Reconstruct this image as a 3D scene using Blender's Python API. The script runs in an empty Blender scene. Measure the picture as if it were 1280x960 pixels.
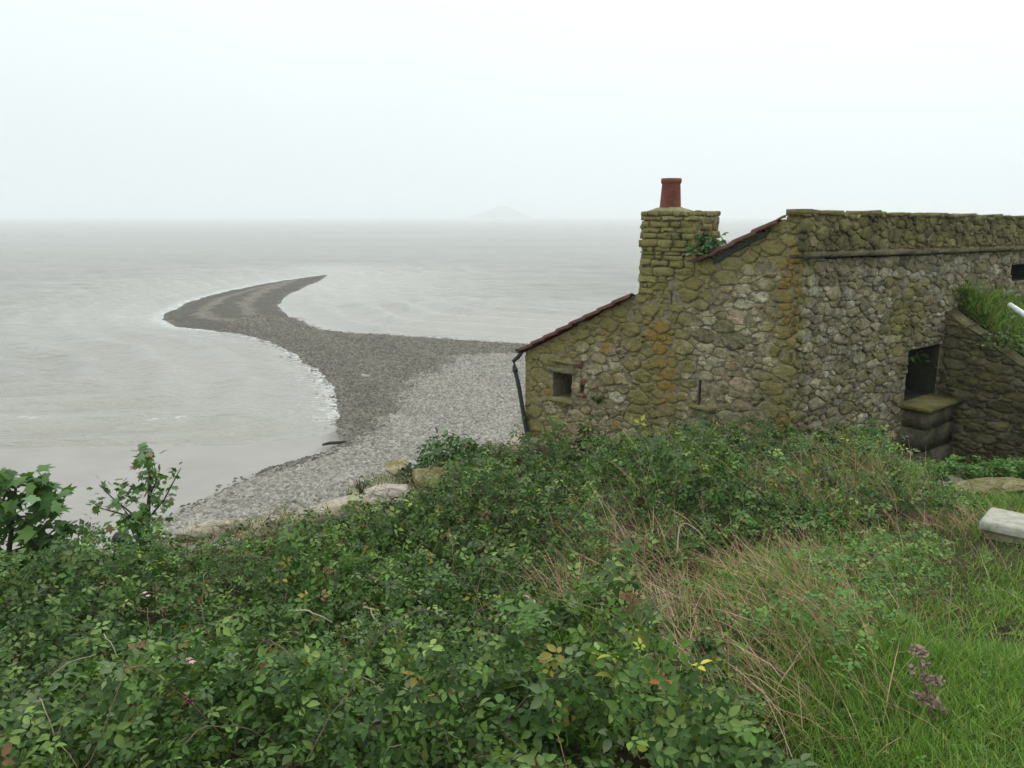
import bpy, math, random
import numpy as np
from mathutils import Vector, Matrix
from mathutils.geometry import tessellate_polygon

random.seed(7)
rng = np.random.default_rng(7)
scene = bpy.context.scene
COL = scene.collection

# ------------------------------------------------------------------ camera
EYE = 10.0                                   # metres above the water
FPX = 995.6                                  # focal length in photo pixels (28 mm on 36 mm)
TH = math.atan(210.0 / FPX)
cam_d = bpy.data.cameras.new('camera')
cam_d.lens = 28.0; cam_d.sensor_width = 36.0
cam_d.clip_start = 0.05; cam_d.clip_end = 30000
cam = bpy.data.objects.new('camera', cam_d); COL.objects.link(cam)
cam.location = (0, 0, EYE)
cam.rotation_euler = (math.pi / 2 - TH, 0, 0)
scene.camera = cam

# ------------------------------------------------------------------ sky and sun (overcast)
SUN_EL, SUN_AZ = math.radians(52), math.radians(38)      # azimuth from +Y towards +X
world = bpy.data.worlds.new('World'); scene.world = world
world.use_nodes = True
wn = world.node_tree; wn.nodes.clear()
w_out = wn.nodes.new('ShaderNodeOutputWorld')
w_bg1 = wn.nodes.new('ShaderNodeBackground'); w_bg2 = wn.nodes.new('ShaderNodeBackground')
w_mix = wn.nodes.new('ShaderNodeMixShader')
w_sky = wn.nodes.new('ShaderNodeTexSky'); w_sky.sky_type = 'NISHITA'; w_sky.sun_disc = False
w_sky.sun_elevation = SUN_EL; w_sky.sun_rotation = SUN_AZ
w_sky.dust_density = 4.0; w_sky.air_density = 1.0
w_hs = wn.nodes.new('ShaderNodeHueSaturation'); w_hs.inputs['Saturation'].default_value = 0.25
wn.links.new(w_sky.outputs[0], w_hs.inputs['Color'])
wn.links.new(w_hs.outputs[0], w_bg1.inputs['Color']); w_bg1.inputs['Strength'].default_value = 0.13
w_tc = wn.nodes.new('ShaderNodeTexCoord')
w_no = wn.nodes.new('ShaderNodeTexNoise'); w_no.inputs['Scale'].default_value = 1.6
w_no.inputs['Detail'].default_value = 3.0
w_cr = wn.nodes.new('ShaderNodeValToRGB')
w_cr.color_ramp.elements[0].position = 0.25; w_cr.color_ramp.elements[0].color = (0.765, 0.845, 0.858, 1)
w_cr.color_ramp.elements[1].position = 0.75; w_cr.color_ramp.elements[1].color = (0.865, 0.94, 0.952, 1)
wn.links.new(w_tc.outputs['Generated'], w_no.inputs['Vector'])
wn.links.new(w_no.outputs['Fac'], w_cr.inputs['Fac'])
# an overcast sky is brighter overhead than at the horizon
w_sx = wn.nodes.new('ShaderNodeSeparateXYZ'); wn.links.new(w_tc.outputs['Generated'], w_sx.inputs[0])
w_mr = wn.nodes.new('ShaderNodeMapRange'); w_mr.inputs['From Min'].default_value = 0.0; w_mr.inputs['From Max'].default_value = 1.0
w_mr.inputs['To Min'].default_value = 0.88; w_mr.inputs['To Max'].default_value = 2.0
w_pw = wn.nodes.new('ShaderNodeMath'); w_pw.operation = 'POWER'; w_pw.use_clamp = True; w_pw.inputs[1].default_value = 1.5
wn.links.new(w_sx.outputs['Z'], w_pw.inputs[0]); wn.links.new(w_pw.outputs[0], w_mr.inputs['Value']); wn.links.new(w_mr.outputs[0], w_bg2.inputs['Strength'])
wn.links.new(w_cr.outputs[0], w_bg2.inputs['Color'])
w_mix.inputs['Fac'].default_value = 0.86
wn.links.new(w_bg1.outputs[0], w_mix.inputs[1]); wn.links.new(w_bg2.outputs[0], w_mix.inputs[2])
wn.links.new(w_mix.outputs[0], w_out.inputs['Surface'])

sun_d = bpy.data.lights.new('sun', 'SUN'); sun_d.energy = 0.7; sun_d.angle = math.radians(40)
sun_d.color = (1.0, 0.97, 0.92)
sun = bpy.data.objects.new('sun', sun_d); COL.objects.link(sun)
sdir = Vector((math.sin(SUN_AZ) * math.cos(SUN_EL), math.cos(SUN_AZ) * math.cos(SUN_EL), math.sin(SUN_EL)))
sun.rotation_euler = (-sdir).to_track_quat('-Z', 'Y').to_euler()
sun.location = (0, 0, 60)

vs = scene.view_settings
vs.view_transform = 'Standard'; vs.look = 'None'; vs.exposure = 0.30; vs.gamma = 1.0
vs.use_curve_mapping = False
scene.render.engine = 'CYCLES'
cy = scene.cycles
cy.use_denoising = True; cy.denoising_prefilter = 'ACCURATE'; cy.denoising_input_passes = 'RGB_ALBEDO_NORMAL'
cy.max_bounces = 8; cy.diffuse_bounces = 3; cy.glossy_bounces = 3; cy.transmission_bounces = 4
cy.transparent_max_bounces = 8; cy.volume_bounces = 6
cy.caustics_reflective = False; cy.caustics_refractive = False

# ------------------------------------------------------------------ photo measurement -> place
_ct, _st = math.cos(TH), math.sin(TH)
def ray(px, py):
    a = (px - 640.0) / FPX; b = (480.0 - py) / FPX
    return np.array((a, _ct + _st * b, -_st + _ct * b))
def at_z(px, py, z):
    d = ray(px, py); return np.array((0, 0, EYE)) + d * ((z - EYE) / d[2])
def at_y(px, py, y):
    d = ray(px, py); return np.array((0, 0, EYE)) + d * (y / d[1])

# ------------------------------------------------------------------ helpers: objects
def tag(o, label=None, cat=None, group=None, kind=None):
    if label: o['label'] = label
    if cat: o['category'] = cat
    if group: o['group'] = group
    if kind: o['kind'] = kind
    return o
def empty(name, loc, label=None, cat=None, group=None):
    o = bpy.data.objects.new(name, None); COL.objects.link(o); o.location = loc
    o.empty_display_size = 0.2
    return tag(o, label, cat, group)
def link(name, me, parent=None):
    o = bpy.data.objects.new(name, me); COL.objects.link(o)
    if parent is not None:
        o.parent = parent
    return o
def mesh_np(name, V, F, mat, cols=None, attrs=None, smooth=False):
    """V (n,3); F (m,k) uniform polygons."""
    V = np.asarray(V, np.float32); F = np.asarray(F, np.int32)
    me = bpy.data.meshes.new(name)
    m, k = F.shape
    me.vertices.add(len(V)); me.vertices.foreach_set('co', V.ravel())
    me.loops.add(m * k); me.loops.foreach_set('vertex_index', F.ravel())
    me.polygons.add(m); me.polygons.foreach_set('loop_start', np.arange(0, m * k, k, dtype=np.int32))
    if smooth:
        me.polygons.foreach_set('use_smooth', np.ones(m, bool))
    me.update(calc_edges=True)
    if cols is not None:
        c = np.ones((len(V), 4), np.float32); c[:, :cols.shape[1]] = cols
        at = me.attributes.new('col', 'FLOAT_COLOR', 'POINT'); at.data.foreach_set('color', c.ravel())
    for an, av in (attrs or {}).items():
        if av.ndim == 2:
            c = np.ones((len(V), 4), np.float32); c[:, :av.shape[1]] = av
            at = me.attributes.new(an, 'FLOAT_COLOR', 'POINT'); at.data.foreach_set('color', c.ravel())
        else:
            at = me.attributes.new(an, 'FLOAT', 'POINT'); at.data.foreach_set('value', av.astype(np.float32))
    me.materials.append(mat)
    return me
def mesh_py(name, V, F, mat, smooth=False):
    me = bpy.data.meshes.new(name)
    me.from_pydata([tuple(map(float, v)) for v in V], [], [tuple(f) for f in F])
    me.update()
    if smooth:
        me.polygons.foreach_set('use_smooth', np.ones(len(me.polygons), bool))
    me.materials.append(mat)
    return me
def scatter(TV, TF, M, P):
    """replicate a template by (N,3,3) matrices and (N,3) positions"""
    N, nv = len(P), len(TV)
    V = np.einsum('nij,vj->nvi', M, TV) + P[:, None, :]
    F = (np.arange(N) * nv)[:, None, None] + TF[None]
    return V.reshape(-1, 3), F.reshape(-1, TF.shape[1])
def rot_z(a):
    c, s, o, z = np.cos(a), np.sin(a), np.ones_like(a), np.zeros_like(a)
    return np.stack([np.stack([c, -s, z], -1), np.stack([s, c, z], -1), np.stack([z, z, o], -1)], -2)
def rot_x(a):
    c, s, o, z = np.cos(a), np.sin(a), np.ones_like(a), np.zeros_like(a)
    return np.stack([np.stack([o, z, z], -1), np.stack([z, c, -s], -1), np.stack([z, s, c], -1)], -2)
def rot_y(a):
    c, s, o, z = np.cos(a), np.sin(a), np.ones_like(a), np.zeros_like(a)
    return np.stack([np.stack([c, z, s], -1), np.stack([z, o, z], -1), np.stack([-s, z, c], -1)], -2)
def tube(points, radii, sides=6, cap=True):
    pts = [Vector(p) for p in points]; V = []; F = []
    n = len(pts)
    for i, p in enumerate(pts):
        t = (pts[min(i + 1, n - 1)] - pts[max(i - 1, 0)]).normalized()
        a = t.orthogonal() if abs(t.z) > 0.95 else t.cross(Vector((0, 0, 1)))
        a.normalize(); b = t.cross(a)
        for k in range(sides):
            w = 2 * math.pi * k / sides
            V.append(p + (a * math.cos(w) + b * math.sin(w)) * radii[i])
    for i in range(n - 1):
        for k in range(sides):
            k2 = (k + 1) % sides
            F.append((i * sides + k, i * sides + k2, (i + 1) * sides + k2, (i + 1) * sides + k))
    if cap:
        F.append(tuple(range(sides))[::-1]); F.append(tuple((n - 1) * sides + k for k in range(sides)))
    return V, F
def merge(parts):
    V, F = [], []
    for v, f in parts:
        o = len(V); V += list(v); F += [tuple(i + o for i in q) for q in f]
    return V, F

# ------------------------------------------------------------------ helpers: plane geometry and noise
def in_poly(x, y, poly):
    poly = np.asarray(poly); r = np.zeros(np.shape(x), bool); j = len(poly) - 1
    for i in range(len(poly)):
        xi, yi = poly[i, 0], poly[i, 1]; xj, yj = poly[j, 0], poly[j, 1]
        if yi != yj:
            r ^= ((yi > y) != (yj > y)) & (x < (xj - xi) * (y - yi) / (yj - yi) + xi)
        j = i
    return r
def seg_dist(x, y, pts, closed=True):
    pts = np.asarray(pts); d = np.full(np.shape(x), 1e9)
    n = len(pts)
    for i in range(n if closed else n - 1):
        a, b = pts[i][:2], pts[(i + 1) % n][:2]
        ab = b - a; L = ab @ ab + 1e-12
        t = np.clip(((x - a[0]) * ab[0] + (y - a[1]) * ab[1]) / L, 0, 1)
        d = np.minimum(d, np.hypot(x - a[0] - t * ab[0], y - a[1] - t * ab[1]))
    return d
def sdist(x, y, poly):
    return np.where(in_poly(x, y, poly), 1, -1) * seg_dist(x, y, poly)
def sstep(a, b, x):
    t = np.clip((x - a) / (b - a), 0, 1); return t * t * (3 - 2 * t)
_perm = rng.random((64, 64))
def vnoise(x, y):
    xi = np.floor(x).astype(int); yi = np.floor(y).astype(int); fx = x - xi; fy = y - yi
    fx = fx * fx * (3 - 2 * fx); fy = fy * fy * (3 - 2 * fy)
    g = lambda a, b: _perm[a % 64, b % 64]
    return (g(xi, yi) * (1 - fx) + g(xi + 1, yi) * fx) * (1 - fy) + (g(xi, yi + 1) * (1 - fx) + g(xi + 1, yi + 1) * fx) * fy
def fbm(x, y, o=4):
    s = 0; a = 0.5; t = 0
    for k in range(o):
        s = s + a * vnoise(x * 2 ** k + 7.3 * k, y * 2 ** k + 3.1 * k); t += a; a *= 0.5
    return s / t                                  # 0..1

# ------------------------------------------------------------------ helpers: materials
class Mat:
    def __init__(s, name, rough=0.9, spec=0.2):
        s.m = bpy.data.materials.new(name); s.m.use_nodes = True
        s.t = s.m.node_tree; s.b = s.t.nodes['Principled BSDF']
        s.b.inputs['Roughness'].default_value = rough
        s.b.inputs['Specular IOR Level'].default_value = spec
        s.geo = None
    def n(s, t, **kw):
        nd = s.t.nodes.new(t)
        for k, v in kw.items():
            if k in nd.inputs: nd.inputs[k].default_value = v
            else: setattr(nd, k, v)
        return nd
    def l(s, a, b): s.t.links.new(a, b)
    def pos(s):
        if s.geo is None: s.geo = s.n('ShaderNodeNewGeometry')
        return s.geo.outputs['Position']
    def scaled(s, v):
        mp = s.n('ShaderNodeMapping'); mp.inputs['Scale'].default_value = v
        s.l(s.pos(), mp.inputs['Vector']); return mp.outputs[0]
    def noise(s, scale, detail=4, rough=0.55, vec=None, dist=0.0):
        nd = s.n('ShaderNodeTexNoise'); nd.inputs['Scale'].default_value = scale
        nd.inputs['Detail'].default_value = detail; nd.inputs['Roughness'].default_value = rough
        nd.inputs['Distortion'].default_value = dist
        s.l(vec if vec is not None else s.pos(), nd.inputs['Vector']); return nd.outputs['Fac']
    def vor(s, scale, vec=None, feature='F1', out='Distance'):
        nd = s.n('ShaderNodeTexVoronoi'); nd.feature = feature; nd.inputs['Scale'].default_value = scale
        s.l(vec if vec is not None else s.pos(), nd.inputs['Vector']); return nd.outputs[out]
    def ramp(s, fac, *stops):
        nd = s.n('ShaderNodeValToRGB'); cr = nd.color_ramp
        while len(cr.elements) < len(stops): cr.elements.new(0.5)
        for e, (p, c) in zip(cr.elements, stops):
            e.position = p; e.color = (c, c, c, 1) if isinstance(c, (int, float)) else (*c, 1)
        s.l(fac, nd.inputs['Fac']); return nd.outputs['Color']
    def attr(s, name, out='Color'):
        nd = s.n('ShaderNodeAttribute'); nd.attribute_name = name; return nd.outputs[out]
    def sep(s, c):
        nd = s.n('ShaderNodeSeparateColor'); s.l(c, nd.inputs[0]); return nd.outputs
    def math(s, op, a, b=None, clamp=False):
        nd = s.n('ShaderNodeMath'); nd.operation = op; nd.use_clamp = clamp
        for i, v in enumerate((a, b)):
            if v is None: continue
            if isinstance(v, (int, float)): nd.inputs[i].default_value = v
            else: s.l(v, nd.inputs[i])
        return nd.outputs[0]
    def mix(s, fac, a, b, mode='MIX'):
        nd = s.n('ShaderNodeMix'); nd.data_type = 'RGBA'; nd.blend_type = mode
        for i, v in ((0, fac), (6, a), (7, b)):
            if isinstance(v, (int, float)): nd.inputs[i].default_value = v if i == 0 else (v, v, v, 1)
            elif isinstance(v, tuple): nd.inputs[i].default_value = (*v, 1)
            else: s.l(v, nd.inputs[i])
        return nd.outputs[2]
    def bump(s, h, strength=0.5, dist=0.02, normal=None):
        nd = s.n('ShaderNodeBump'); nd.inputs['Strength'].default_value = strength
        nd.inputs['Distance'].default_value = dist
        s.l(h, nd.inputs['Height'])
        if normal is not None: s.l(normal, nd.inputs['Normal'])
        return nd.outputs[0]
    def color(s, c):
        if isinstance(c, tuple): s.b.inputs['Base Color'].default_value = (*c, 1)
        else: s.l(c, s.b.inputs['Base Color'])
    def normal(s, n): s.l(n, s.b.inputs['Normal'])

def leaf_mat(name, trans=0.22, rough=0.5, spec=0.35):
    m = Mat(name, rough, spec)
    c = m.attr('col')
    v = m.noise(90, 2)
    c2 = m.mix(m.ramp(v, (0.3, 0.0), (0.7, 0.35)), c, m.mix(1.0, c, (1.3, 1.25, 1.0), 'MULTIPLY'))
    m.color(c2)
    tr = m.n('ShaderNodeBsdfTranslucent'); m.l(m.mix(1.0, c2, (1.15, 1.3, 0.6), 'MULTIPLY'), tr.inputs['Color'])
    mx = m.n('ShaderNodeMixShader'); mx.inputs[0].default_value = trans
    m.l(m.b.outputs[0], mx.inputs[1]); m.l(tr.outputs[0], mx.inputs[2])
    m.l(mx.outputs[0], m.t.nodes['Material Output'].inputs['Surface'])
    return m.m

def make_stone_mat(name, base_mix=1.0):
    m = Mat(name, 0.95, 0.12)
    c = m.attr('col'); t = m.sep(m.attr('tint'))
    n1 = m.noise(14, 5, 0.6); n2 = m.noise(55, 4, 0.65); n3 = m.noise(3.2, 5, 0.62); n4 = m.noise(7.5, 5, 0.7)
    c = m.mix(1.0, c, m.ramp(m.math('ADD', m.math('MULTIPLY', n1, .6), m.math('MULTIPLY', n2, .4)), (0.34, 0.38), (0.66, 1.5)), 'MULTIPLY')
    # pale crusty lichen spots
    pale = m.ramp(m.noise(22, 4, 0.7), (0.6, 0.0), (0.68, 0.6))
    c = m.mix(pale, c, (0.33, 0.30, 0.21))
    # yellow green moss film, weight from the wall's own stains
    mo = m.math('MULTIPLY', m.ramp(m.math('ADD', n4, m.math('MULTIPLY', t[1], 0.42)), (0.64, 0.0), (0.78, 1.0)), 0.85)
    c = m.mix(mo, c, m.mix(m.ramp(n2, (0.3, 0.0), (0.7, 1.0)), (0.125, 0.115, 0.035), (0.275, 0.235, 0.08)))
    # orange lichen
    og = m.math('MULTIPLY', m.ramp(m.math('ADD', m.noise(9, 5, 0.72), m.math('MULTIPLY', t[0], 0.55)), (0.82, 0.0), (0.93, 1.0)), 0.75)
    c = m.mix(og, c, m.mix(n2, (0.20, 0.13, 0.03), (0.31, 0.195, 0.045)))
    # black algae and dirt, and the painted shadow of the string course
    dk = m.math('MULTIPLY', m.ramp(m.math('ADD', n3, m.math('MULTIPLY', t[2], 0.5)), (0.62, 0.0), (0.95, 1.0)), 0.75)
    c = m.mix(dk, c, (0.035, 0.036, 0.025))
    m.color(c)
    h = m.math('ADD', m.math('MULTIPLY', n1, 1.0), m.math('MULTIPLY', n2, 0.35))
    m.normal(m.bump(h, 1.0, 0.03))
    return m.m
M_STONE = make_stone_mat('rubble_stone')

def simple_mat(name, c1, c2, scale, rough=0.9, spec=0.2, bump=0.5, bdist=0.02, detail=5):
    m = Mat(name, rough, spec)
    n = m.noise(scale, detail, 0.6); n2 = m.noise(scale * 4.3, 4, 0.6)
    m.color(m.mix(m.ramp(m.math('ADD', m.math('MULTIPLY', n, 0.7), m.math('MULTIPLY', n2, 0.3)), (0.35, 0.0), (0.65, 1.0)), c1, c2))
    m.normal(m.bump(m.math('ADD', n, m.math('MULTIPLY', n2, 0.4)), bump, bdist))
    return m.m
M_MORTAR = simple_mat('lime_mortar', (0.12, 0.102, 0.06), (0.31, 0.268, 0.18), 14, 0.97, 0.08, 0.9, 0.03)
M_SHADE = simple_mat('recess_shade_masonry', (0.018, 0.02, 0.012), (0.05, 0.052, 0.03), 8, 0.97, 0.08)  # near-black colour painting the shade inside the niche and arch recesses
M_TILE = simple_mat('clay_pantile', (0.035, 0.022, 0.017), (0.125, 0.045, 0.030), 7, 0.85, 0.2)
M_POT = simple_mat('terracotta', (0.10, 0.034, 0.022), (0.235, 0.075, 0.045), 5, 0.75, 0.3, 0.15, 0.01)
M_PIPE = simple_mat('black_iron', (0.012, 0.013, 0.014), (0.025, 0.026, 0.028), 14, 0.5, 0.4, 0.2, 0.005)
M_FLAUNCH = simple_mat('lichened_cement', (0.16, 0.14, 0.06), (0.28, 0.26, 0.17), 12, 0.95, 0.1)
M_TIMBER = simple_mat('grey_timber', (0.03, 0.034, 0.03), (0.07, 0.075, 0.06), 20, 0.9, 0.15)
M_WOOD = simple_mat('sodden_driftwood', (0.02, 0.018, 0.015), (0.05, 0.045, 0.04), 4, 0.8, 0.2)
M_BARK = simple_mat('bark', (0.05, 0.04, 0.028), (0.11, 0.09, 0.065), 30, 0.9, 0.15)
M_CANE = simple_mat('bramble_cane', (0.10, 0.06, 0.045), (0.24, 0.17, 0.12), 12, 0.8, 0.2)
M_DEADCANE = simple_mat('dead_cane', (0.26, 0.20, 0.14), (0.42, 0.35, 0.26), 14, 0.85, 0.2)
M_SEED = simple_mat('dry_seed_head', (0.20, 0.14, 0.10), (0.38, 0.29, 0.22), 60, 0.95, 0.1)
M_BLOCK = simple_mat('weathered_block', (.17, .15, .085), (.33, .30, .21), 9, .95, .1)
M_CAP = simple_mat('worn_coping', (.27, .255, .20), (.46, .44, .375), 13, .95, .1)
M_WHITE = simple_mat('white_painted', (0.45, 0.45, 0.42), (0.76, 0.77, 0.76), 14, 0.5, 0.4, 0.1, 0.005)
M_LEAF = leaf_mat('bramble_leaf', 0.22, 0.5, 0.22)
M_SYC = leaf_mat('sycamore_leaf', 0.25, 0.5, 0.35)
M_GRASS = leaf_mat('grass_blade', 0.3, 0.6, 0.25)
M_DRY = leaf_mat('dry_grass_blade', 0.15, 0.8, 0.15)

# ------------------------------------------------------------------ the ground of the headland
ZB = 6.5                                               # level of the building's foot
EDGE = np.array([(-14, 5.0), (-6.5, 6.5), (-4.6, 7.1), (-3.9, 7.7), (-3.2, 8.2), (-2.5, 8.7), (-2.1, 9.2), (-1.95, 10.2), (-1.4, 10.9), (-0.7, 11.6),
                 (-0.15, 12.4), (0.1, 13.2), (0.9, 14.6), (3.0, 17.5), (8, 22), (16, 24), (16, -7), (-14, -7)])
BRAM = np.array([(-9, .6), (-9, 5.3), (-6.5, 5.9), (-4.4, 6.4), (-3.3, 6.6), (-2.5, 6.95), (-1.8, 7.3), (-1.0, 7.9), (-.3, 8.6), (.5, 9.2), (1.35, 9.75), (1.95, 10.0),
                 (3.15, 9.15), (4.2, 9.75), (4.6, 9.5), (4.5, 8.2), (4.15, 6.95), (2.9, 6.2), (1.35, 5.6), (.75, 4.5), (.95, 3.4), (.95, 2.6), (.85, .6)])
def ground_z(x, y):
    path = 8.4 - 0.212 * np.clip(y - 1.5, 0, 9.0)
    low = 0.78 * sstep(1.9, -0.6, x) * sstep(10.0, 5.0, y)
    z = path - low
    z = np.maximum(z, 6.5)
    return z
def ground_full(x, y):
    sd = sdist(x, y, EDGE)
    z = ground_z(x, y) + 0.14 * (fbm(x * 0.9, y * 0.9) - 0.5) + 0.05 * (fbm(x * 4, y * 4) - 0.5)
    z = z - 0.08 * sstep(0.5, 0.0, sd)
    out = np.maximum(-sd, 0)
    z = z - np.where(sd < 0, 0.9 * out + 0.25 * sstep(0, .5, out) + 0.5 * (fbm(x * 0.8 + 9, y * 0.8) - 0.5) * sstep(0, 2, out), 0)
    return np.maximum(z, -1.5)
gx = np.arange(-14, 16.01, 0.16); gy = np.arange(-7, 24.01, 0.16)
GX, GY = np.meshgrid(gx, gy)
GZ = ground_full(GX, GY)
def grid_faces(ny, nx):
    i = np.arange(ny * nx).reshape(ny, nx)
    return np.stack([i[:-1, :-1], i[:-1, 1:], i[1:, 1:], i[1:, :-1]], -1).reshape(-1, 4)
edge_w = (sstep(1.7, -0.1, sdist(GX, GY, EDGE)) * np.where(sdist(GX, GY, BRAM) > .15, .3, 1)).ravel()
m = Mat('headland_soil', 0.97, 0.08)
e = m.attr('edge', 'Fac'); n1 = m.noise(2.2, 6, 0.6); n2 = m.noise(17, 5, 0.65)
soil = m.mix(m.ramp(n2, (0.35, 0.0), (0.65, 1.0)), (0.028, 0.022, 0.013), (0.065, 0.052, 0.027))
pale = m.mix(m.ramp(n2, (0.35, 0.0), (0.65, 1.0)), (0.26, 0.22, 0.15), (0.47, 0.42, 0.33))
f = m.ramp(m.math('ADD', m.math('MULTIPLY', e, 0.75), m.math('MULTIPLY', n1, 0.55)), (0.66, 0.0), (0.86, 1.0))
m.color(m.mix(f, soil, pale)); m.normal(m.bump(m.math('ADD', n1, n2), 0.8, 0.06))
M_SOIL = m.m
o = link('ground', mesh_np('ground', np.stack([GX, GY, GZ], -1).reshape(-1, 3), grid_faces(*GX.shape), M_SOIL,
                           attrs={'edge': edge_w}, smooth=True))
tag(o, 'soil and pale rock of the headland under the brambles', kind='structure')

# ------------------------------------------------------------------ beach, spit and mud
def plan(pts, z=0.0):
    return np.array([at_z(px, py, z)[:2] for px, py in pts])
WL_BAY = [(-500, 590), (-200, 570), (-60, 559), (20, 561), (90, 554), (160, 557), (220, 550), (280, 552), (330, 545), (370, 548), (404, 546), (424, 541)]
WL_SPIT_L = [(427, 522), (419, 490), (402, 466), (370, 443), (338, 426), (300, 417), (262, 413), (222, 408), (203, 400)]
WL_SPIT_T = [(206, 393), (240, 376), (290, 363), (340, 353), (385, 346.5), (410, 343)]
WL_SPIT_R = [(401, 350), (382, 358), (357, 370), (345, 382), (358, 394), (378, 404), (402, 412), (440, 417), (520, 421), (600, 427), (655, 431),
             (800, 440), (1000, 452), (1400, 480)]
land = np.vstack([plan(WL_BAY), plan(WL_SPIT_L), plan(WL_SPIT_T), plan(WL_SPIT_R), np.array([(120, 40), (120, -30), (-120, -30), (-120, 25)])])
MUD = np.vstack([plan([(-500, 575), (0, 545), (300, 530), (420, 530), (426, 548), (392, 570), (340, 588), (282, 617), (215, 652), (100, 720), (-200, 860)], 0.25)])
DARK = np.vstack([plan([(440, 552), (452, 541), (492, 516), (503, 498), (520, 474), (543, 459), (580, 447), (660, 440), (800, 449), (1000, 460)], 0.6),
                  plan([(1000, 350), (640, 380), (300, 300), (60, 380), (380, 560)], 0.0)])
def beach_parts(x, y):
    sd = sdist(x, y, land) + .7 * (fbm(x * .33 + 2, y * .33, 3) - .5) + .5 * (fbm(x * 1.3, y * 1.3, 2) - .5)
    mud = sstep(-1.2, 1.2, sdist(x, y, MUD)); dark = sstep(-1.3, 1.3, sdist(x, y, DARK) + 2.6 * (fbm(x * .45, y * .45) - .5))
    return sd, mud, dark
def beach_z(x, y, parts=None):
    sd, mud, dark = parts or beach_parts(x, y)
    s = np.maximum(sd, 0)
    zs = 1.0 * (1 - np.exp(-0.12 * s)) + 0.35 * sstep(9, 30, s)
    zm = 0.35 * (1 - np.exp(-0.05 * s))
    z = zs * (1 - mud) + zm * mud
    z = z + 0.10 * (fbm(x * .7, y * .7) - .5) * np.clip(s / 2, 0, 1) * (1 - mud)
    return np.where(sd > 0, z, np.maximum(-0.07 * -sd, -2.5))
bx = np.arange(-75, 75.01, 0.5); by = np.arange(9, 172, 0.5)
BX, BY = np.meshgrid(bx, by)
bp = beach_parts(BX, BY); BZ = beach_z(BX, BY, bp)
m = Mat('shingle_and_mud', 0.9, 0.25)
mud_a = m.attr('mud', 'Fac'); dk_a = m.attr('dark', 'Fac'); sh_a = m.attr('shore', 'Fac')
v1 = m.vor(4.5); v1c = m.sep(m.vor(4.5, out='Color'))[0]; n1 = m.noise(0.35, 5, 0.6); n2 = m.noise(11, 4, 0.6)
dry = m.mix(v1c, (0.13, 0.12, 0.10), (0.30, 0.278, 0.24))
wet = m.mix(v1c, (0.060, 0.053, 0.042), (0.165, 0.148, 0.12))
wet = m.mix(m.ramp(n1, (0.35, 0.0), (0.7, 0.5)), wet, (0.12, 0.105, 0.075))
mudc = m.mix(m.ramp(n1, (0.3, 0.0), (0.7, 1.0)), (0.235, 0.216, 0.190), (0.285, 0.263, 0.232))
c = m.mix(dk_a, dry, wet)
tide = m.ramp(m.math('SINE', m.math('ADD', m.math('MULTIPLY', sh_a, 1.5), m.math('MULTIPLY', n1, 5.0))), (0.1, 0.68), (0.9, 1.28))
c = m.mix(1.0, c, tide, 'MULTIPLY')
c = m.mix(m.ramp(sh_a, (0.0, 0.55), (0.12, 0.0)), c, (0.05, 0.046, 0.04))
c = m.mix(mud_a, c, mudc); m.color(c)
m.l(m.ramp(mud_a, (0.4, 0.92), (0.9, 0.42)), m.b.inputs['Roughness'])
h = m.math('MULTIPLY', m.math('SUBTRACT', 1.0, v1), m.math('SUBTRACT', 1.0, mud_a))
m.normal(m.bump(h, 0.9, 0.12))
M_BEACH = m.m
o = link('beach', mesh_np('beach', np.stack([BX, BY, BZ], -1).reshape(-1, 3), grid_faces(*BX.shape), M_BEACH,
         attrs={'mud': bp[1].ravel(), 'dark': bp[2].ravel(), 'shore': bp[0].ravel()}, smooth=True))
tag(o, 'shingle spit, pale upper beach and smooth wet mud', kind='structure')

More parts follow.
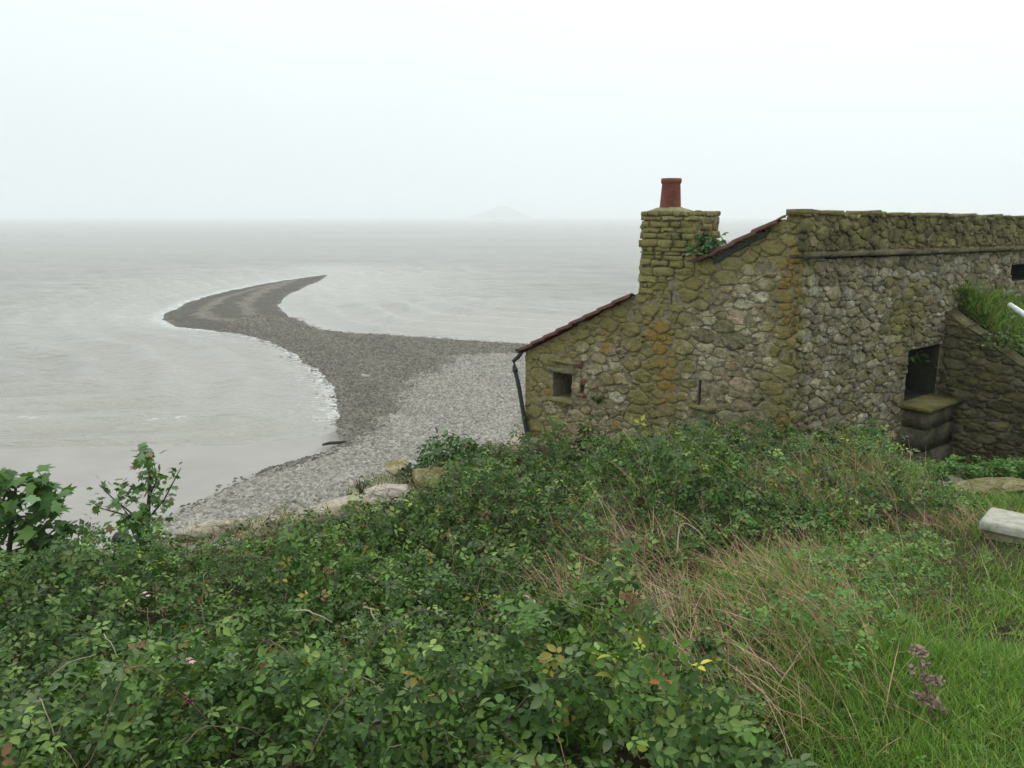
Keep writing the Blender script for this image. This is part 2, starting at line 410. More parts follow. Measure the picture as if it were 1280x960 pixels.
# pebbles: real stones where the photo resolves them
def pebble_template(k):
    r = np.random.default_rng(k)
    V = np.array([(1, 0, 0), (0.5, .87, 0), (-.5, .87, 0), (-1, 0, 0), (-.5, -.87, 0), (.5, -.87, 0), (.45, .2, .62), (-.3, .4, .7), (-.1, -.5, .6)], float)
    V = V * r.uniform(.78, 1.2, (9, 1)); V[:6, 2] = -0.25
    F = np.array([(0, 1, 6), (1, 7, 6), (1, 2, 7), (2, 3, 7), (3, 8, 7), (3, 4, 8), (4, 5, 8), (5, 0, 8), (0, 6, 8), (6, 7, 8)])
    return V, F
def pebbles(name, label, n, region, smin, smax, keep, c_lo, c_hi):
    (x0, x1), (y0, y1) = region
    # uniform in plan, thinned with distance so that each stone still shows
    x = rng.uniform(x0, x1, n); y = rng.uniform(y0, y1, n)
    sd, mud, dark = beach_parts(x, y)
    ok = keep(x, y, sd, mud, dark); x, y = x[ok], y[ok]
    z = np.maximum(beach_z(x, y), -.03); k = len(x)
    s = np.exp(rng.uniform(math.log(smin), math.log(smax), k))
    s = s * np.where(rng.random(k) < 0.03, 1.7, 1.0)
    a = rng.uniform(0, 6.28, k)
    Sc = np.zeros((k, 3, 3)); Sc[:, 0, 0] = s; Sc[:, 1, 1] = s * rng.uniform(.6, 1, k); Sc[:, 2, 2] = s * rng.uniform(.45, .9, k)
    M = rot_z(a) @ rot_x(rng.normal(0, .2, k)) @ Sc
    t = rng.random((k, 1)); col = np.array(c_lo) * (1 - t) + np.array(c_hi) * t
    col = col * rng.uniform(.85, 1.15, (k, 1))
    Vs, Fs, Cs, off = [], [], [], 0
    for q in range(6):
        sel = np.arange(k) % 6 == q
        TV, TF = pebble_template(q)
        V, F = scatter(TV, TF, M[sel], np.stack([x, y, z], -1)[sel])
        Vs.append(V); Fs.append(F + off); off += len(V); Cs.append(np.repeat(col[sel], len(TV), 0))
    o = link(name, mesh_np(name, np.vstack(Vs), np.vstack(Fs), M_PEB, cols=np.vstack(Cs)))
    return tag(o, label, kind='stuff')
m = Mat('beach_pebble', 0.85, 0.25); m.color(m.mix(1.0, m.attr('col'), m.ramp(m.noise(25, 3), (0.3, 0.8), (0.7, 1.15)), 'MULTIPLY')); M_PEB = m.m
def vis_keep(extra):
    def k(x, y, sd, mud, dark):
        px = x / y
        return (sd > -1.4 * rng.random(len(x)) ** 3 + .1) & (px > -0.72) & (px < 0.12) & extra(x, y, sd, mud, dark)
    return k
pebbles('pale_pebbles', 'pale dry pebbles heaped on the upper beach', 150000, ((-20, 7), (17, 66)), 0.05, 0.125,
        vis_keep(lambda x, y, sd, mud, dark: (mud < 0.5) & (dark < rng.random(len(x)) * .7 + .15)), (0.135, 0.125, 0.104), (0.33, 0.305, 0.262))
pebbles('dark_pebbles', 'dark wet shingle stones on the spit', 90000, ((-26, 7), (28, 80)), 0.06, 0.13,
        vis_keep(lambda x, y, sd, mud, dark: (mud < 0.5) & (dark >= rng.random(len(x)) * .7 + .15)), (0.06, 0.052, 0.041), (0.20, 0.178, 0.142))
WEED = plan([(432, 558), (395, 564), (345, 576), (318, 588), (322, 600), (352, 594), (400, 577)], 0.35)
pebbles('weedy_pebbles', 'dark weed covered stones along the edge of the mud', 16000, ((-12, -2), (22, 42)), 0.06, 0.16,
        lambda x, y, sd, mud, dark: in_poly(x, y, WEED) | ((seg_dist(x, y, plan([(318, 592), (282, 617), (215, 652)], 0.3), False) < 1.1 * rng.random(len(x)) ** 1.5) & (rng.random(len(x)) < .16)),
        (0.04, 0.035, 0.03), (0.13, 0.12, 0.1))

# ------------------------------------------------------------------ sea
NR, NA = 400, 330
rr = np.concatenate([14.0 * (120 / 14.0) ** (np.arange(250) / 250), 120.0 * (7000 / 120.0) ** (np.arange(NR - 250) / (NR - 251))]); aa = np.radians(np.linspace(-84, 84, NA))
RR, AA = np.meshgrid(rr, aa, indexing='ij')
SX, SY = RR * np.sin(AA), RR * np.cos(AA)
ssd = sdist(SX, SY, land)
offshore = np.maximum(-ssd, 0)
wav = np.zeros_like(SX)
for (lam, ang, amp) in [(9, 20, .05), (6.3, -5, .04), (4.4, 35, .03), (15, 10, .05)]:
    a = math.radians(ang); k = 2 * math.pi / lam
    wav += amp * np.sin(k * (SX * math.sin(a) + SY * math.cos(a)) + 3 * fbm(SX / lam / 3, SY / lam / 3))
fade = sstep(2, 25, offshore) * sstep(500, 150, RR)
bay_sw = 0.17 * np.sin(2 * math.pi * (offshore / 4.6) + 4 * fbm(SX * .07, SY * .07)) * sstep(0.5, 4, offshore) * sstep(40, 15, offshore)
SZ = wav * fade * 0.8 + bay_sw * sstep(0, 3, offshore)
for ln, amp, wd in (([(-150, 562), (0, 554), (120, 551), (200, 548), (260, 542), (320, 531), (400, 514)], .15, .45), ([(-100, 536), (60, 531), (150, 524), (260, 512)], .10, .5),
                    ([(0, 512), (120, 500), (220, 492)], .08, .6), ([(230, 556), (310, 553), (390, 541)], .06, .35), ([(150, 532), (230, 526), (300, 515)], .09, .45), ([(280, 535), (350, 528), (410, 520)], .06, .35)):
    dd = seg_dist(SX, SY, plan(ln), False) + .25 * (fbm(SX * .6, SY * .6) - .5)
    SZ = SZ + amp * np.exp(-(dd / wd) ** 2) * (.4 + 1.1 * fbm(SX * .35 + 8, SY * .35))
wind = plan(WL_SPIT_L[-3:] + WL_SPIT_T)                       # weather side of the spit, where it breaks
dw = seg_dist(SX, SY, wind, False); dl = seg_dist(SX, SY, plan(WL_SPIT_L), False)
dr = seg_dist(SX, SY, plan(WL_SPIT_R), False)
foam = np.maximum.reduce([.29 * np.exp(-np.abs(dw - 0.5) / 1.6), 0.29 * np.exp(-dl / 2.0), 0.22 * np.exp(-dr / 1.8)])
tail = plan([(203, 396), (180, 394), (150, 398)])
foam = np.maximum(foam, 0.20 * np.exp(-seg_dist(SX, SY, tail, False) / 2.2))
for ln, wgt in (([(0, 524), (60, 527)], .2), ([(180, 527), (235, 523)], .22)):
    foam = np.clip(foam + wgt * np.exp(-seg_dist(SX, SY, plan(ln), False) / 0.35), 0, 1)
m = Mat('silty_sea_water', 0.14, 0.5); m.b.inputs['IOR'].default_value = 1.33
sc = m.scaled((1.0, 2.6, 1.0)); sc2 = m.scaled((0.25, 0.8, 1.0))
w1 = m.noise(0.9, 4, 0.6, sc); w2 = m.noise(0.35, 4, 0.55, sc2); w3 = m.noise(4.5, 3, 0.6, sc); n0 = m.noise(0.02, 4, 0.6, sc2)
m.color(m.mix(m.ramp(n0, (0.35, 0.0), (0.65, 1.0)), (0.285, 0.268, 0.230), (0.335, 0.316, 0.272)))
fo = m.attr('foam', 'Fac'); sh = m.attr('calm', 'Fac')
hgt = m.math('ADD', m.math('ADD', m.math('MULTIPLY', w2, 3.0), m.math('MULTIPLY', w1, 0.5)), m.math('MULTIPLY', w3, 0.16))
hgt = m.math('MULTIPLY', hgt, sh)
nb = m.bump(hgt, 1.0, 1.7); m.normal(nb)
fm = m.ramp(m.math('ADD', m.math('MULTIPLY', fo, 0.75), m.math('MULTIPLY', m.noise(1.7, 6, 0.85, sc), 1.1)), (0.70, 0.0), (0.92, 0.85))
caps = m.ramp(m.noise(0.22, 6, 0.72, m.scaled((0.35, 1.6, 1))), (0.735, 0.0), (0.775, 0.6))
fm2 = m.math('MAXIMUM', fm, m.math('MULTIPLY', caps, sh))
fb = m.n('ShaderNodeBsdfDiffuse'); fb.inputs['Color'].default_value = (0.80, 0.82, 0.81, 1)
mx = m.n('ShaderNodeMixShader'); m.l(fm2, mx.inputs[0]); m.l(m.b.outputs[0], mx.inputs[1]); m.l(fb.outputs[0], mx.inputs[2])
m.l(mx.outputs[0], m.t.nodes['Material Output'].inputs['Surface'])
calm = np.clip(0.25 + 0.75 * sstep(3, 50, offshore), 0, 1) * np.where((SX > -12) & (SY < 100) & (SY > 50), 0.75, 1)
o = link('sea', mesh_np('sea', np.stack([SX, SY, SZ], -1).reshape(-1, 3), grid_faces(NR, NA)[:, ::-1], m.m,
                        attrs={'foam': foam.ravel(), 'calm': calm.ravel()}, smooth=True))
tag(o, 'grey silty sea with small waves and foam at the spit', kind='structure')

# far island in the mist
ix = np.linspace(-115, 115, 47); iy = np.linspace(-60, 60, 17); IX, IY = np.meshgrid(ix, iy)
prof = np.interp(IX, [-115, -95, -70, -40, -15, 5, 30, 60, 85, 105, 115], [0, 10, 18, 30, 46, 56, 52, 36, 20, 10, 0])
IZ = prof * np.clip(1 - (IY / 60) ** 2, 0, 1) ** 0.6 + 4 * (fbm(IX * .05, IY * .05) - .5) - 1.0
o = link('island', mesh_np('island', np.stack([IX * 1.7 - 78, IY * 1.6 + 4700, IZ * 1.25], -1).reshape(-1, 3), grid_faces(17, 47),
                           simple_mat('island_turf', (0.03, 0.04, 0.025), (0.07, 0.075, 0.05), 0.05), smooth=True))
tag(o, 'far island hump almost lost in the mist', kind='structure')

# ------------------------------------------------------------------ the stone building
Z3 = np.array((0, 0, 1.0))
class Plane:
    """an upright wall plane: u along U, v = height above ZB, h = proud of the face"""
    def __init__(s, o2, u2):
        u = np.array((u2[0], u2[1], 0.0)); u /= np.linalg.norm(u)
        s.O = np.array((o2[0], o2[1], ZB)); s.U = u; s.N = np.cross(u, Z3)
    def p(s, u, v, h=0.0): return s.O + s.U * u + Z3 * v + s.N * h
    def hit(s, px, py, h=0.0):
        d = ray(px, py); c = np.array((0, 0, EYE)); o = s.O + s.N * h
        t = ((o - c) @ s.N) / (d @ s.N); q = c + d * t - o
        return float(q @ s.U), float(q[2])
def clip_half(poly, n, c):
    """keep points with n.p <= c"""
    out = []
    for i in range(len(poly)):
        a, b = poly[i], poly[(i + 1) % len(poly)]
        da, db = n @ a - c, n @ b - c
        if da <= 0: out.append(a)
        if (da < 0 < db) or (db < 0 < da): out.append(a + (b - a) * (da / (da - db)))
    return out
def poly_area(p):
    p = np.asarray(p); return 0.5 * np.sum(p[:, 0] * np.roll(p[:, 1], -1) - np.roll(p[:, 0], -1) * p[:, 1])
def rubble_cells(outline, holes, rmin, rmax, asp, rnd):
    """random rubble: cells round scattered points of uneven spacing, wider than high, CCW convex outline"""
    A = np.array(outline); lo, hi = A.min(0), A.max(0)
    pts, rad = np.zeros((9000, 2)), np.zeros(9000); k = 0
    area = (hi[0] - lo[0]) * (hi[1] - lo[1])
    for f_, tries in ((1.0, .8), (.8, 1.4), (.6, 2.5), (.45, 4), (.33, 6), (.25, 8)):      # big stones first, small ones fill the gaps
        r = max(rmin, rmax * f_)
        for _ in range(int(area / (r * r * asp) * tries)):
            p = np.array((rnd.uniform(lo[0] - .1, hi[0] + .1), rnd.uniform(lo[1] - .1, hi[1] + .1))); rr_ = r * rnd.uniform(.85, 1.1)
            if k and np.any(np.hypot((pts[:k, 0] - p[0]) / asp, pts[:k, 1] - p[1]) < .62 * (rr_ + rad[:k])): continue
            pts[k] = p; rad[k] = rr_; k += 1
            if k >= 9000: break
        if r == rmin: break
    pts, rad = pts[:k], rad[:k]
    P = np.array(pts); R = np.array(rad); S = P / np.array((asp, 1.0))
    cells = []
    for i in range(len(P)):
        if any(h[0] < P[i, 0] < h[2] and h[1] < P[i, 1] < h[3] for h in holes): continue
        d = np.hypot(*(S - S[i]).T); near = np.argsort(d)[1:22]
        w = rmax * 3
        poly = [S[i] + np.array(q) for q in ((-w, -w), (w, -w), (w, w), (-w, w))]
        for j in near:
            nn = S[j] - S[i]; L = np.linalg.norm(nn); nn = nn / L
            poly = clip_half(poly, nn, nn @ S[i] + L * R[i] / (R[i] + R[j]))
            if len(poly) < 3: break
        poly = [q * np.array((asp, 1.0)) for q in poly]
        for k in range(len(A)):
            a, b = A[k], A[(k + 1) % len(A)]; e = b - a; nn = np.array((e[1], -e[0])) / np.linalg.norm(e)
            if len(poly) >= 3: poly = clip_half(poly, nn, nn @ a)
        for h in holes:
            if len(poly) < 3: break
            gaps = [(P[i, 0] - h[2], (-1, 0), -h[2]), (h[0] - P[i, 0], (1, 0), h[0]), (P[i, 1] - h[3], (0, -1), -h[3]), (h[1] - P[i, 1], (0, 1), h[1])]
            gp = max(gaps, key=lambda t: t[0])
            Q = np.array(poly)
            if Q[:, 0].max() > h[0] and Q[:, 0].min() < h[2] and Q[:, 1].max() > h[1] and Q[:, 1].min() < h[3]:
                poly = clip_half(poly, np.array(gp[1], float), gp[2])
        if len(poly) >= 3 and abs(poly_area(poly)) > 0.0022: cells.append(np.array(poly))
    return cells
def stone_mesh(cell, plane, rnd, joint=0.010, proud=(0.008, 0.032)):
    """one rough faced stone: angular outline, split face of a few tilted facets"""
    c = cell.mean(0); k = len(cell)
    d = np.linalg.norm(cell - c, axis=1, keepdims=True)
    q = c + (cell - c) * np.maximum(0.6, 1 - joint * rnd.uniform(.6, 1.6) / np.maximum(d, 1e-4))
    ring = []
    for i in range(k):
        a, b = q[i], q[(i + 1) % k]; L = np.linalg.norm(b - a)
        if L < 0.035: ring.append((a + b) / 2); continue
        ring.append(a + (b - a) * rnd.uniform(.05, .16))
        if L > 0.10: ring.append(a + (b - a) * rnd.uniform(.4, .6) + rng.normal(0, .007, 2))
        if L > 0.05: ring.append(a + (b - a) * rnd.uniform(.84, .95))
    ring = np.array(ring); n = len(ring)
    ring = ring + rng.normal(0, 0.005, ring.shape)
    h0 = rnd.uniform(*proud); tu, tv = rnd.uniform(-.12, .12), rnd.uniform(-.18, .12)
    c2 = c + np.array((rnd.uniform(-.25, .25), rnd.uniform(-.25, .25))) * (cell.max(0) - cell.min(0)) * .5
    inner = c2 + (ring - c2) * rng.uniform(.55, .9, (n, 1))
    f = lambda u, v: tu * (u - c[0]) + tv * (v - c[1])
    V = [plane.p(u, v, -0.03) for u, v in ring]
    V += [plane.p(u, v, h0 * rnd.uniform(.45, .95) + f(u, v)) for u, v in c + (ring - c) * .985]
    V += [plane.p(u, v, h0 + f(u, v) + rnd.uniform(-.009, .009)) for u, v in inner]
    V.append(plane.p(c2[0], c2[1], h0 + f(*c2) + rnd.uniform(-.008, .014)))
    F = []
    for i in range(n):
        j = (i + 1) % n
        F += [(i, j, n + j), (i, n + j, n + i), (n + i, n + j, 2 * n + j), (n + i, 2 * n + j, 2 * n + i), (2 * n + i, 2 * n + j, 3 * n)]
    return np.array(V), np.array(F)
STONE_PAL = [(0.215, 0.19, 0.135), (0.245, 0.22, 0.165), (0.18, 0.155, 0.105), (0.26, 0.235, 0.18), (0.205, 0.17, 0.12), (0.23, 0.19, 0.145), (0.155, 0.14, 0.10), (0.30, 0.28, 0.225)]
def stone_set(cells, plane, parent, tintf, rnd, pal=STONE_PAL, dim=1.0, **kw):
    out = []
    for c in cells:
        V, F = stone_mesh(c, plane, rnd, **kw); ctr = c.mean(0)
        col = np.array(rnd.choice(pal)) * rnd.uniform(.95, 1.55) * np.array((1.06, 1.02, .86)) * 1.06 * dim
        out.append(dict(V=V, F=F, col=np.tile(col, (len(V), 1)), tint=np.array([np.clip(tintf(float((v - plane.O) @ plane.U), float(v[2] - ZB)), 0, 1.2) for v in V]),
                        area=abs(poly_area(c)), parent=parent))
    return out
def wall_slab(plane, outer, holes, depth, mat, back, rec=0.42, lining=None):
    """a wall body: face with recesses, their reveals and backs, and the wall's own sides, top and rear. back = 3-D offset of the rear"""
    V, F = [], []
    loops = [outer] + [[(h[0], h[1]), (h[2], h[1]), (h[2], h[3]), (h[0], h[3])] for h in holes]
    flat = [p for l in loops for p in l]
    tri = tessellate_polygon([[Vector((p[0], p[1], 0)) for p in l] for l in loops])
    V = [plane.p(*p) for p in flat]
    for t in tri:
        a, b, c = [np.array(flat[i]) for i in t]
        F.append(t if np.cross(b - a, c - a) > 0 else t[::-1])
    n = len(outer); o = len(V)
    V += [plane.p(*p) + back for p in outer]
    for i in range(n):
        j = (i + 1) % n; F.append((j, i, o + i, o + j))
    F.append(tuple(o + i for i in range(n))[::-1])
    base = n; nf = len(F)
    for h in holes:
        o = len(V); V += [plane.p(*flat[base + i], -rec) for i in range(4)]
        for i in range(4):
            j = (i + 1) % 4; F.append((base + i, base + j, o + j, o + i))
        F.append((o, o + 1, o + 2, o + 3)); base += 4
    me = mesh_py('wall', V, F, mat)
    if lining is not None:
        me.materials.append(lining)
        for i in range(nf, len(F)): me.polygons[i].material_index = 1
    return me

gdir = np.array((0.721, -0.693)); L2 = at_z(661, 549, ZB)[:2]
GAB = Plane(L2, gdir)
W = GAB.hit(1001, 300)[0]
C2 = GAB.p(W, 0)[:2]
fdir = np.array((0.795, 0.606)); FRO = Plane(C2, fdir)
eave = GAB.hit(657, 440); apex = GAB.hit(986, 277); ptop = GAB.hit(990, 266)[1]
UA = apex[0]
def roofline(u): return eave[1] + (apex[1] - eave[1]) * (u - eave[0]) / (apex[0] - eave[0])
bld = empty('stone_building', (C2[0], C2[1], ZB), 'old rubble stone building with sloping tiled roof, chimney and mossy parapet above the beach', 'building')
def child(name, me, parent, inv_loc):
    o = link(name, me, parent)
    o.matrix_parent_inverse = Matrix.Translation(-Vector(parent.location)) if parent.type == 'EMPTY' else Matrix.Identity(4)
    return o
BL = (C2[0], C2[1], ZB)
def rect(plane, a, b):
    (u0, v0), (u1, v1) = plane.hit(*a), plane.hit(*b)
    return (min(u0, u1), min(v0, v1), max(u0, u1), max(v0, v1))
win = rect(GAB, (691, 496), (715, 468)); slit = rect(GAB, (872, 506), (877, 475)); hole = rect(GAB, (725, 494), (730, 482))
crack = rect(GAB, (838, 381), (841, 363))
ul = eave[0]
gab_out = [(ul, -0.6), (W - 0.002, -0.6), (W - 0.002, ptop), (UA, ptop), (UA, roofline(UA)), (ul, eave[1])]
back = np.array((fdir[0], fdir[1], 0)) * 0.55
gw = child('gable_wall', wall_slab(GAB, gab_out, [win, slit, hole, crack], 0, M_MORTAR, back, rec=1.4), bld, BL)
str_c = FRO.hit(1003, 322); str_r = FRO.hit(1279, 312); top_r = FRO.hit(1279, 272)[1]
FL = 9.0
zs = lambda u: str_c[1] + (str_r[1] - str_c[1]) * u / str_r[0]
zt = lambda u: ptop + (top_r - ptop) * u / str_r[0]
niche = rect(FRO, (1129, 504), (1175, 430)); arch = rect(FRO, (1262, 352), (1300, 328))
fro_out = [(0.06, -0.6), (FL, -0.6), (FL, zs(FL)), (0.06, zs(0) - .05)]
fback = np.array((GAB.U[0], GAB.U[1], 0)) * -0.55
fw = child('front_wall', wall_slab(FRO, fro_out, [niche, arch], 0, M_MORTAR, fback * 2, rec=1.9, lining=M_SHADE), bld, BL)
FPA = Plane(C2 + FRO.N[:2] * 0.035, fdir)
par_out = [(0.03, zs(0) + 0.03), (FL, zs(FL) + 0.03), (FL, zt(FL)), (0.03, zt(0))]
pa = child('parapet', wall_slab(FPA, par_out, [], 0, M_MORTAR, fback * .4), bld, BL)
SID = Plane(GAB.p(ul, 0)[:2] + fdir * 6.5, -fdir)
child('side_wall', wall_slab(SID, [(0, -.8), (5.94, -.8), (5.94, eave[1] - .03), (0, eave[1] - .03)], [], 0, M_MORTAR, GAB.U * .5), bld, BL)

rnd = random.Random(11)
def gauss(u, v, c, su, sv): return math.exp(-((u - c[0]) / su) ** 2 - ((v - c[1]) / sv) ** 2)
og = [(GAB.hit(832, 480), .20, .55), (GAB.hit(822, 415), .28, .28), (GAB.hit(992, 335), .22, .45), (GAB.hit(994, 400), .15, .4),
      (GAB.hit(985, 535), .25, .25), (GAB.hit(757, 430), .15, .25), (GAB.hit(770, 530), .12, .15), (GAB.hit(690, 490), .2, .2)]
def gab_tint(u, v):
    o = sum(gauss(u, v, c, a, b) for c, a, b in og)
    dv = roofline(u) - v
    mo = 1.0 * math.exp(-(dv / 0.35) ** 2) + 0.75 * math.exp(-((W - u) / 0.28) ** 2) + 0.6 * math.exp(-(u / .5) ** 2) + .27
    mo += 0.7 * gauss(u, v, GAB.hit(820, 470), .5, 1.0)
    dkk = 0.25 if v < 0.5 else 0.05
    return (o, mo, dkk)
def fro_tint(u, v):
    mo = 0.3 + 0.3 * math.exp(-(u / .3) ** 2) + 0.5 * gauss(u, v, FRO.hit(1130, 400), .5, .5)
    return (0.35 * math.exp(-(u / .18) ** 2), mo + .08, 0.40 + 0.25 * sum(gauss(u, v, FRO.hit(1130, 470), .35, .7) for _ in (0,)))
def par_tint(u, v): return (0.25 * math.exp(-(u / .2) ** 2), .85, 0.62)
stones = []
gab_cl = [(ul, 0.0 - .1), (W + 0.03, -.1), (W + 0.03, ptop), (UA - 0.01, ptop), (ul, eave[1] - 0.02)]
big = lambda r, g: (r[0] - g, r[1] - g, r[2] + g, r[3] + g)
stones += stone_set(rubble_cells(gab_cl, [win, slit, hole, crack], 0.045, 0.145, 1.75, rnd), GAB, gw, gab_tint, rnd, joint=.006, proud=(.003, .018))
stones += stone_set(rubble_cells([(-0.03, -.1), (FL, -.1), (FL, zs(FL) - .02), (-0.03, zs(0) - .02)], [niche, arch], 0.040, 0.115, 2.1, rnd), FRO, fw, fro_tint, rnd, joint=.007, proud=(.006, .032), pal=[(a * .96, b, c * 1.12) for a, b, c in STONE_PAL])
stones += stone_set(rubble_cells([(-0.06, zs(0) + .075), (FL, zs(FL) + .075), (FL, zt(FL)), (-0.06, zt(0))], [], 0.045, 0.12, 1.6, rnd), FPA, pa, par_tint, rnd, joint=.008, proud=(.008, .045))
# dressed sill, lintel and jamb pieces
def slab(plane, u0, v0, u1, v1, h0, h1, jit=0.006):
    V = []
    for h in (h0, h1):
        for (u, v) in ((u0, v0), (u1, v0), (u1, v1), (u0, v1)):
            V.append(plane.p(u + rnd.uniform(-jit, jit), v + rnd.uniform(-jit, jit), h + (rnd.uniform(-jit, jit) if h == h1 else 0)))
    F = [(4, 5, 6), (4, 6, 7), (0, 1, 5), (0, 5, 4), (1, 2, 6), (1, 6, 5), (2, 3, 7), (2, 7, 6), (3, 0, 4), (3, 4, 7)]
    return np.array(V), np.array(F)
def slab_part(name, plane, u0, v0, u1, v1, h0, h1, parent, tint, col=(.22, .2, .15), label=None, jit=0.006, inv=BL):
    V, F = slab(plane, u0, v0, u1, v1, h0, h1, jit)
    me = mesh_np(name, V, F, M_STONE, cols=np.tile(np.array(col) * rnd.uniform(.85, 1.15), (len(V), 1)), attrs={'tint': np.tile(np.array(tint, float), (len(V), 1))})
    o = child(name, me, parent, inv)
    if label: o['label'] = label
    return o
slab_part('sill', GAB, win[0] - .06, win[1] - .06, win[2] + .04, win[1], -.2, .07, bld, (.5, .6, 0), (.24, .21, .15), 'lichened stone sill of the small window')
slab_part('lintel', GAB, win[0] - .08, win[3] + .005, win[2] + .10, win[3] + .07, -.2, .06, bld, (.2, .5, .2), label='rough stone lintel over the small window')
slab_part('drip_stone', GAB, win[0] - .04, win[3] + .16, win[2] + .16, win[3] + .20, -.05, .085, bld, (.1, .6, .2))
slab_part('sill', GAB, slit[0] - .08, slit[1] - .05, slit[2] + .20, slit[1], -.1, .085, bld, (.2, .9, 0), (.24, .21, .15), 'mossy sill stone under the narrow slit')
for k, (a, b) in enumerate((((720, 459), (727, 452)), ((727, 480), (731, 475)), ((722, 495), (731, 494)))):
    r = rect(GAB, a, b)
    V, F = slab(GAB, r[0], r[1], r[2] + .02, r[3] + .02, -.05, .035)
    child('brick', mesh_np('brick', V, F, M_STONE, cols=np.tile((.20, .105, .07), (len(V), 1)), attrs={'tint': np.tile((.1, .15, .1), (len(V), 1))}), bld, BL)
# plinth of flat stones at the gable foot
uu = 0.02; k = 0
while uu < 1.75:
    w_ = rnd.uniform(.22, .42); v0 = GAB.hit(661 + 54 * uu, 549 + 14.2 * uu)[1]
    slab_part('plinth_stone', GAB, uu, v0 - .02, uu + w_ - .012, v0 + .055, -.05, .16 + rnd.uniform(-.02, .03), bld, (0, .55, .15), (.25, .23, .18), jit=.012); uu += w_
# string course under the parapet, its dark tint painting the overhang's shadow
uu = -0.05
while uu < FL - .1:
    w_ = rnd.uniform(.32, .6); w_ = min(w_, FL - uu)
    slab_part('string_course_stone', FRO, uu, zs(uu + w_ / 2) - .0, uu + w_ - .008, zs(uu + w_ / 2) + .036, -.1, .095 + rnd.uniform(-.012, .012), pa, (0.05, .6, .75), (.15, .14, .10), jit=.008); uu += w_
# coping on the parapet
uu = -0.07
while uu < FL - .1:
    w_ = min(rnd.uniform(.13, .42), FL - uu)
    slab_part('coping_stone', FPA, uu, zt(uu) - .02, uu + w_ - .004, zt(uu) + .008 + rnd.uniform(0, .03), -.20, .03 + rnd.uniform(-.02, .02), pa, (0, .8, .35), (.16, .145, .10), jit=.016); uu += w_
# the niche's hearth block, ledge over it
nl = niche[0] - .04; nr = FRO.hit(1192, 540, .3)[0]; hz = FRO.hit(1160, 512, .3)[1]
zz = -0.3
for j, hh in enumerate((.52, .34, hz - .56)):
    cuts = [nl - .06 + .05 * j, nl + .36 + .1 * j, nr]
    for a, b in zip(cuts, cuts[1:]):
        slab_part('hearth_stone', FRO, a, zz, b - .012, zz + hh - .012, -.05, .33 + rnd.uniform(-.02, .03), bld, (.05, .45, .75), (.20, .175, .14), jit=.02)
    zz += hh
slab_part('hearth_ledge', FRO, nl - .03, hz, nr + .05, hz + .06, -.05, .42, bld, (0, .9, .5), (.2, .19, .12), 'moss covered ledge below the dark niche', jit=.015)
# chimney stack
CH = Plane(GAB.p(0, 0, -.025)[:2], gdir)
c0 = CH.hit(803, 340)[0]; c1 = CH.hit(869, 320)[0]; ct = CH.hit(806, 264)[1]
RGT = Plane(CH.p(c1, 0)[:2], -GAB.N[:2]); cd = max(RGT.hit(895, 290)[0], .3)
cb = roofline(c0) - .15
ch = child('chimney', mesh_py('chimney', *merge([([CH.p(u, v, h) for h in (0, -cd) for u, v in ((c0, cb), (c1, cb), (c1, ct), (c0, ct))],
        [(0, 1, 2, 3), (5, 4, 7, 6), (1, 5, 6, 2), (4, 0, 3, 7), (3, 2, 6, 7)])]), M_MORTAR), bld, BL)
ch_t = lambda u, v: (0.25 if rnd.random() < .3 else 0.0, 0.95, 0.15)
ch_r = lambda u, v: (0, .65, .5)
def courses(u0, u1, v0f, v1, rh, rw, rr):
    cells = []; v = v1
    while v > min(v0f(u0), v0f(u1)):
        h = rr.uniform(*rh); u = u0 - rr.uniform(0, .02)
        while u < u1 - .04:
            w = rr.uniform(*rw)
            if u + w > u1 - .07: w = u1 - u + rr.uniform(0, .03)
            lo = max(v - h, v0f(u + w / 2) - .02)
            if v - lo > .03: cells.append(np.array([(u, lo), (u + w, lo + rr.uniform(-.015, .015)), (u + w, v), (u, v + rr.uniform(-.01, .01))]))
            u += w
        v -= h
    return cells
rl = lambda u: roofline(u)
stones += stone_set(courses(c0 - .02, c1 + .03, rl, ct, (.05, .12), (.10, .34), rnd), CH, ch, ch_t, rnd, joint=.008, proud=(.03, .055))
stones += stone_set(courses(-.02, cd + .03, lambda u: roofline(c1) - .05, ct, (.05, .12), (.10, .3), rnd), RGT, ch, ch_r, rnd, joint=.008, proud=(.01, .05))
LFT = Plane(CH.p(c0, 0, -cd)[:2], GAB.N[:2])
stones += stone_set(courses(-.02, cd + .03, lambda u: roofline(c0) - .05, ct, (.08, .14), (.16, .34), rnd), LFT, ch, ch_t, rnd, joint=.008, proud=(.01, .05))
def emit_all(stones, nsingle, root):
    stones = sorted(stones, key=lambda s: -s['area'])
    for s in stones[:nsingle]:
        child('stone', mesh_np('stone', s['V'], s['F'], M_STONE, cols=s['col'], attrs={'tint': s['tint']}), s['parent'], (0, 0, 0))
    return stones[nsingle:]
def visible_first(stones, n):
    """the stones a viewer in front of the wall sees largest"""
    for s in stones:
        c = s['V'].mean(0); s['area'] /= max((c[0] ** 2 + c[1] ** 2), 1) / 110.0
        if c[0] / c[1] > 0.68: s['area'] *= 0.01
    return stones
rest = emit_all(visible_first(stones, 300), 300, bld)
off, Vs, Fs = 0, [], []
for s in rest:
    Vs.append(s['V']); Fs.append(s['F'] + off); off += len(s['V'])
o = child('small_stones', mesh_np('small_stones', np.vstack(Vs), np.vstack(Fs), M_STONE, cols=np.vstack([s['col'] for s in rest]),
          attrs={'tint': np.vstack([s['tint'] for s in rest])}), bld, BL); o['kind'] = 'stuff'
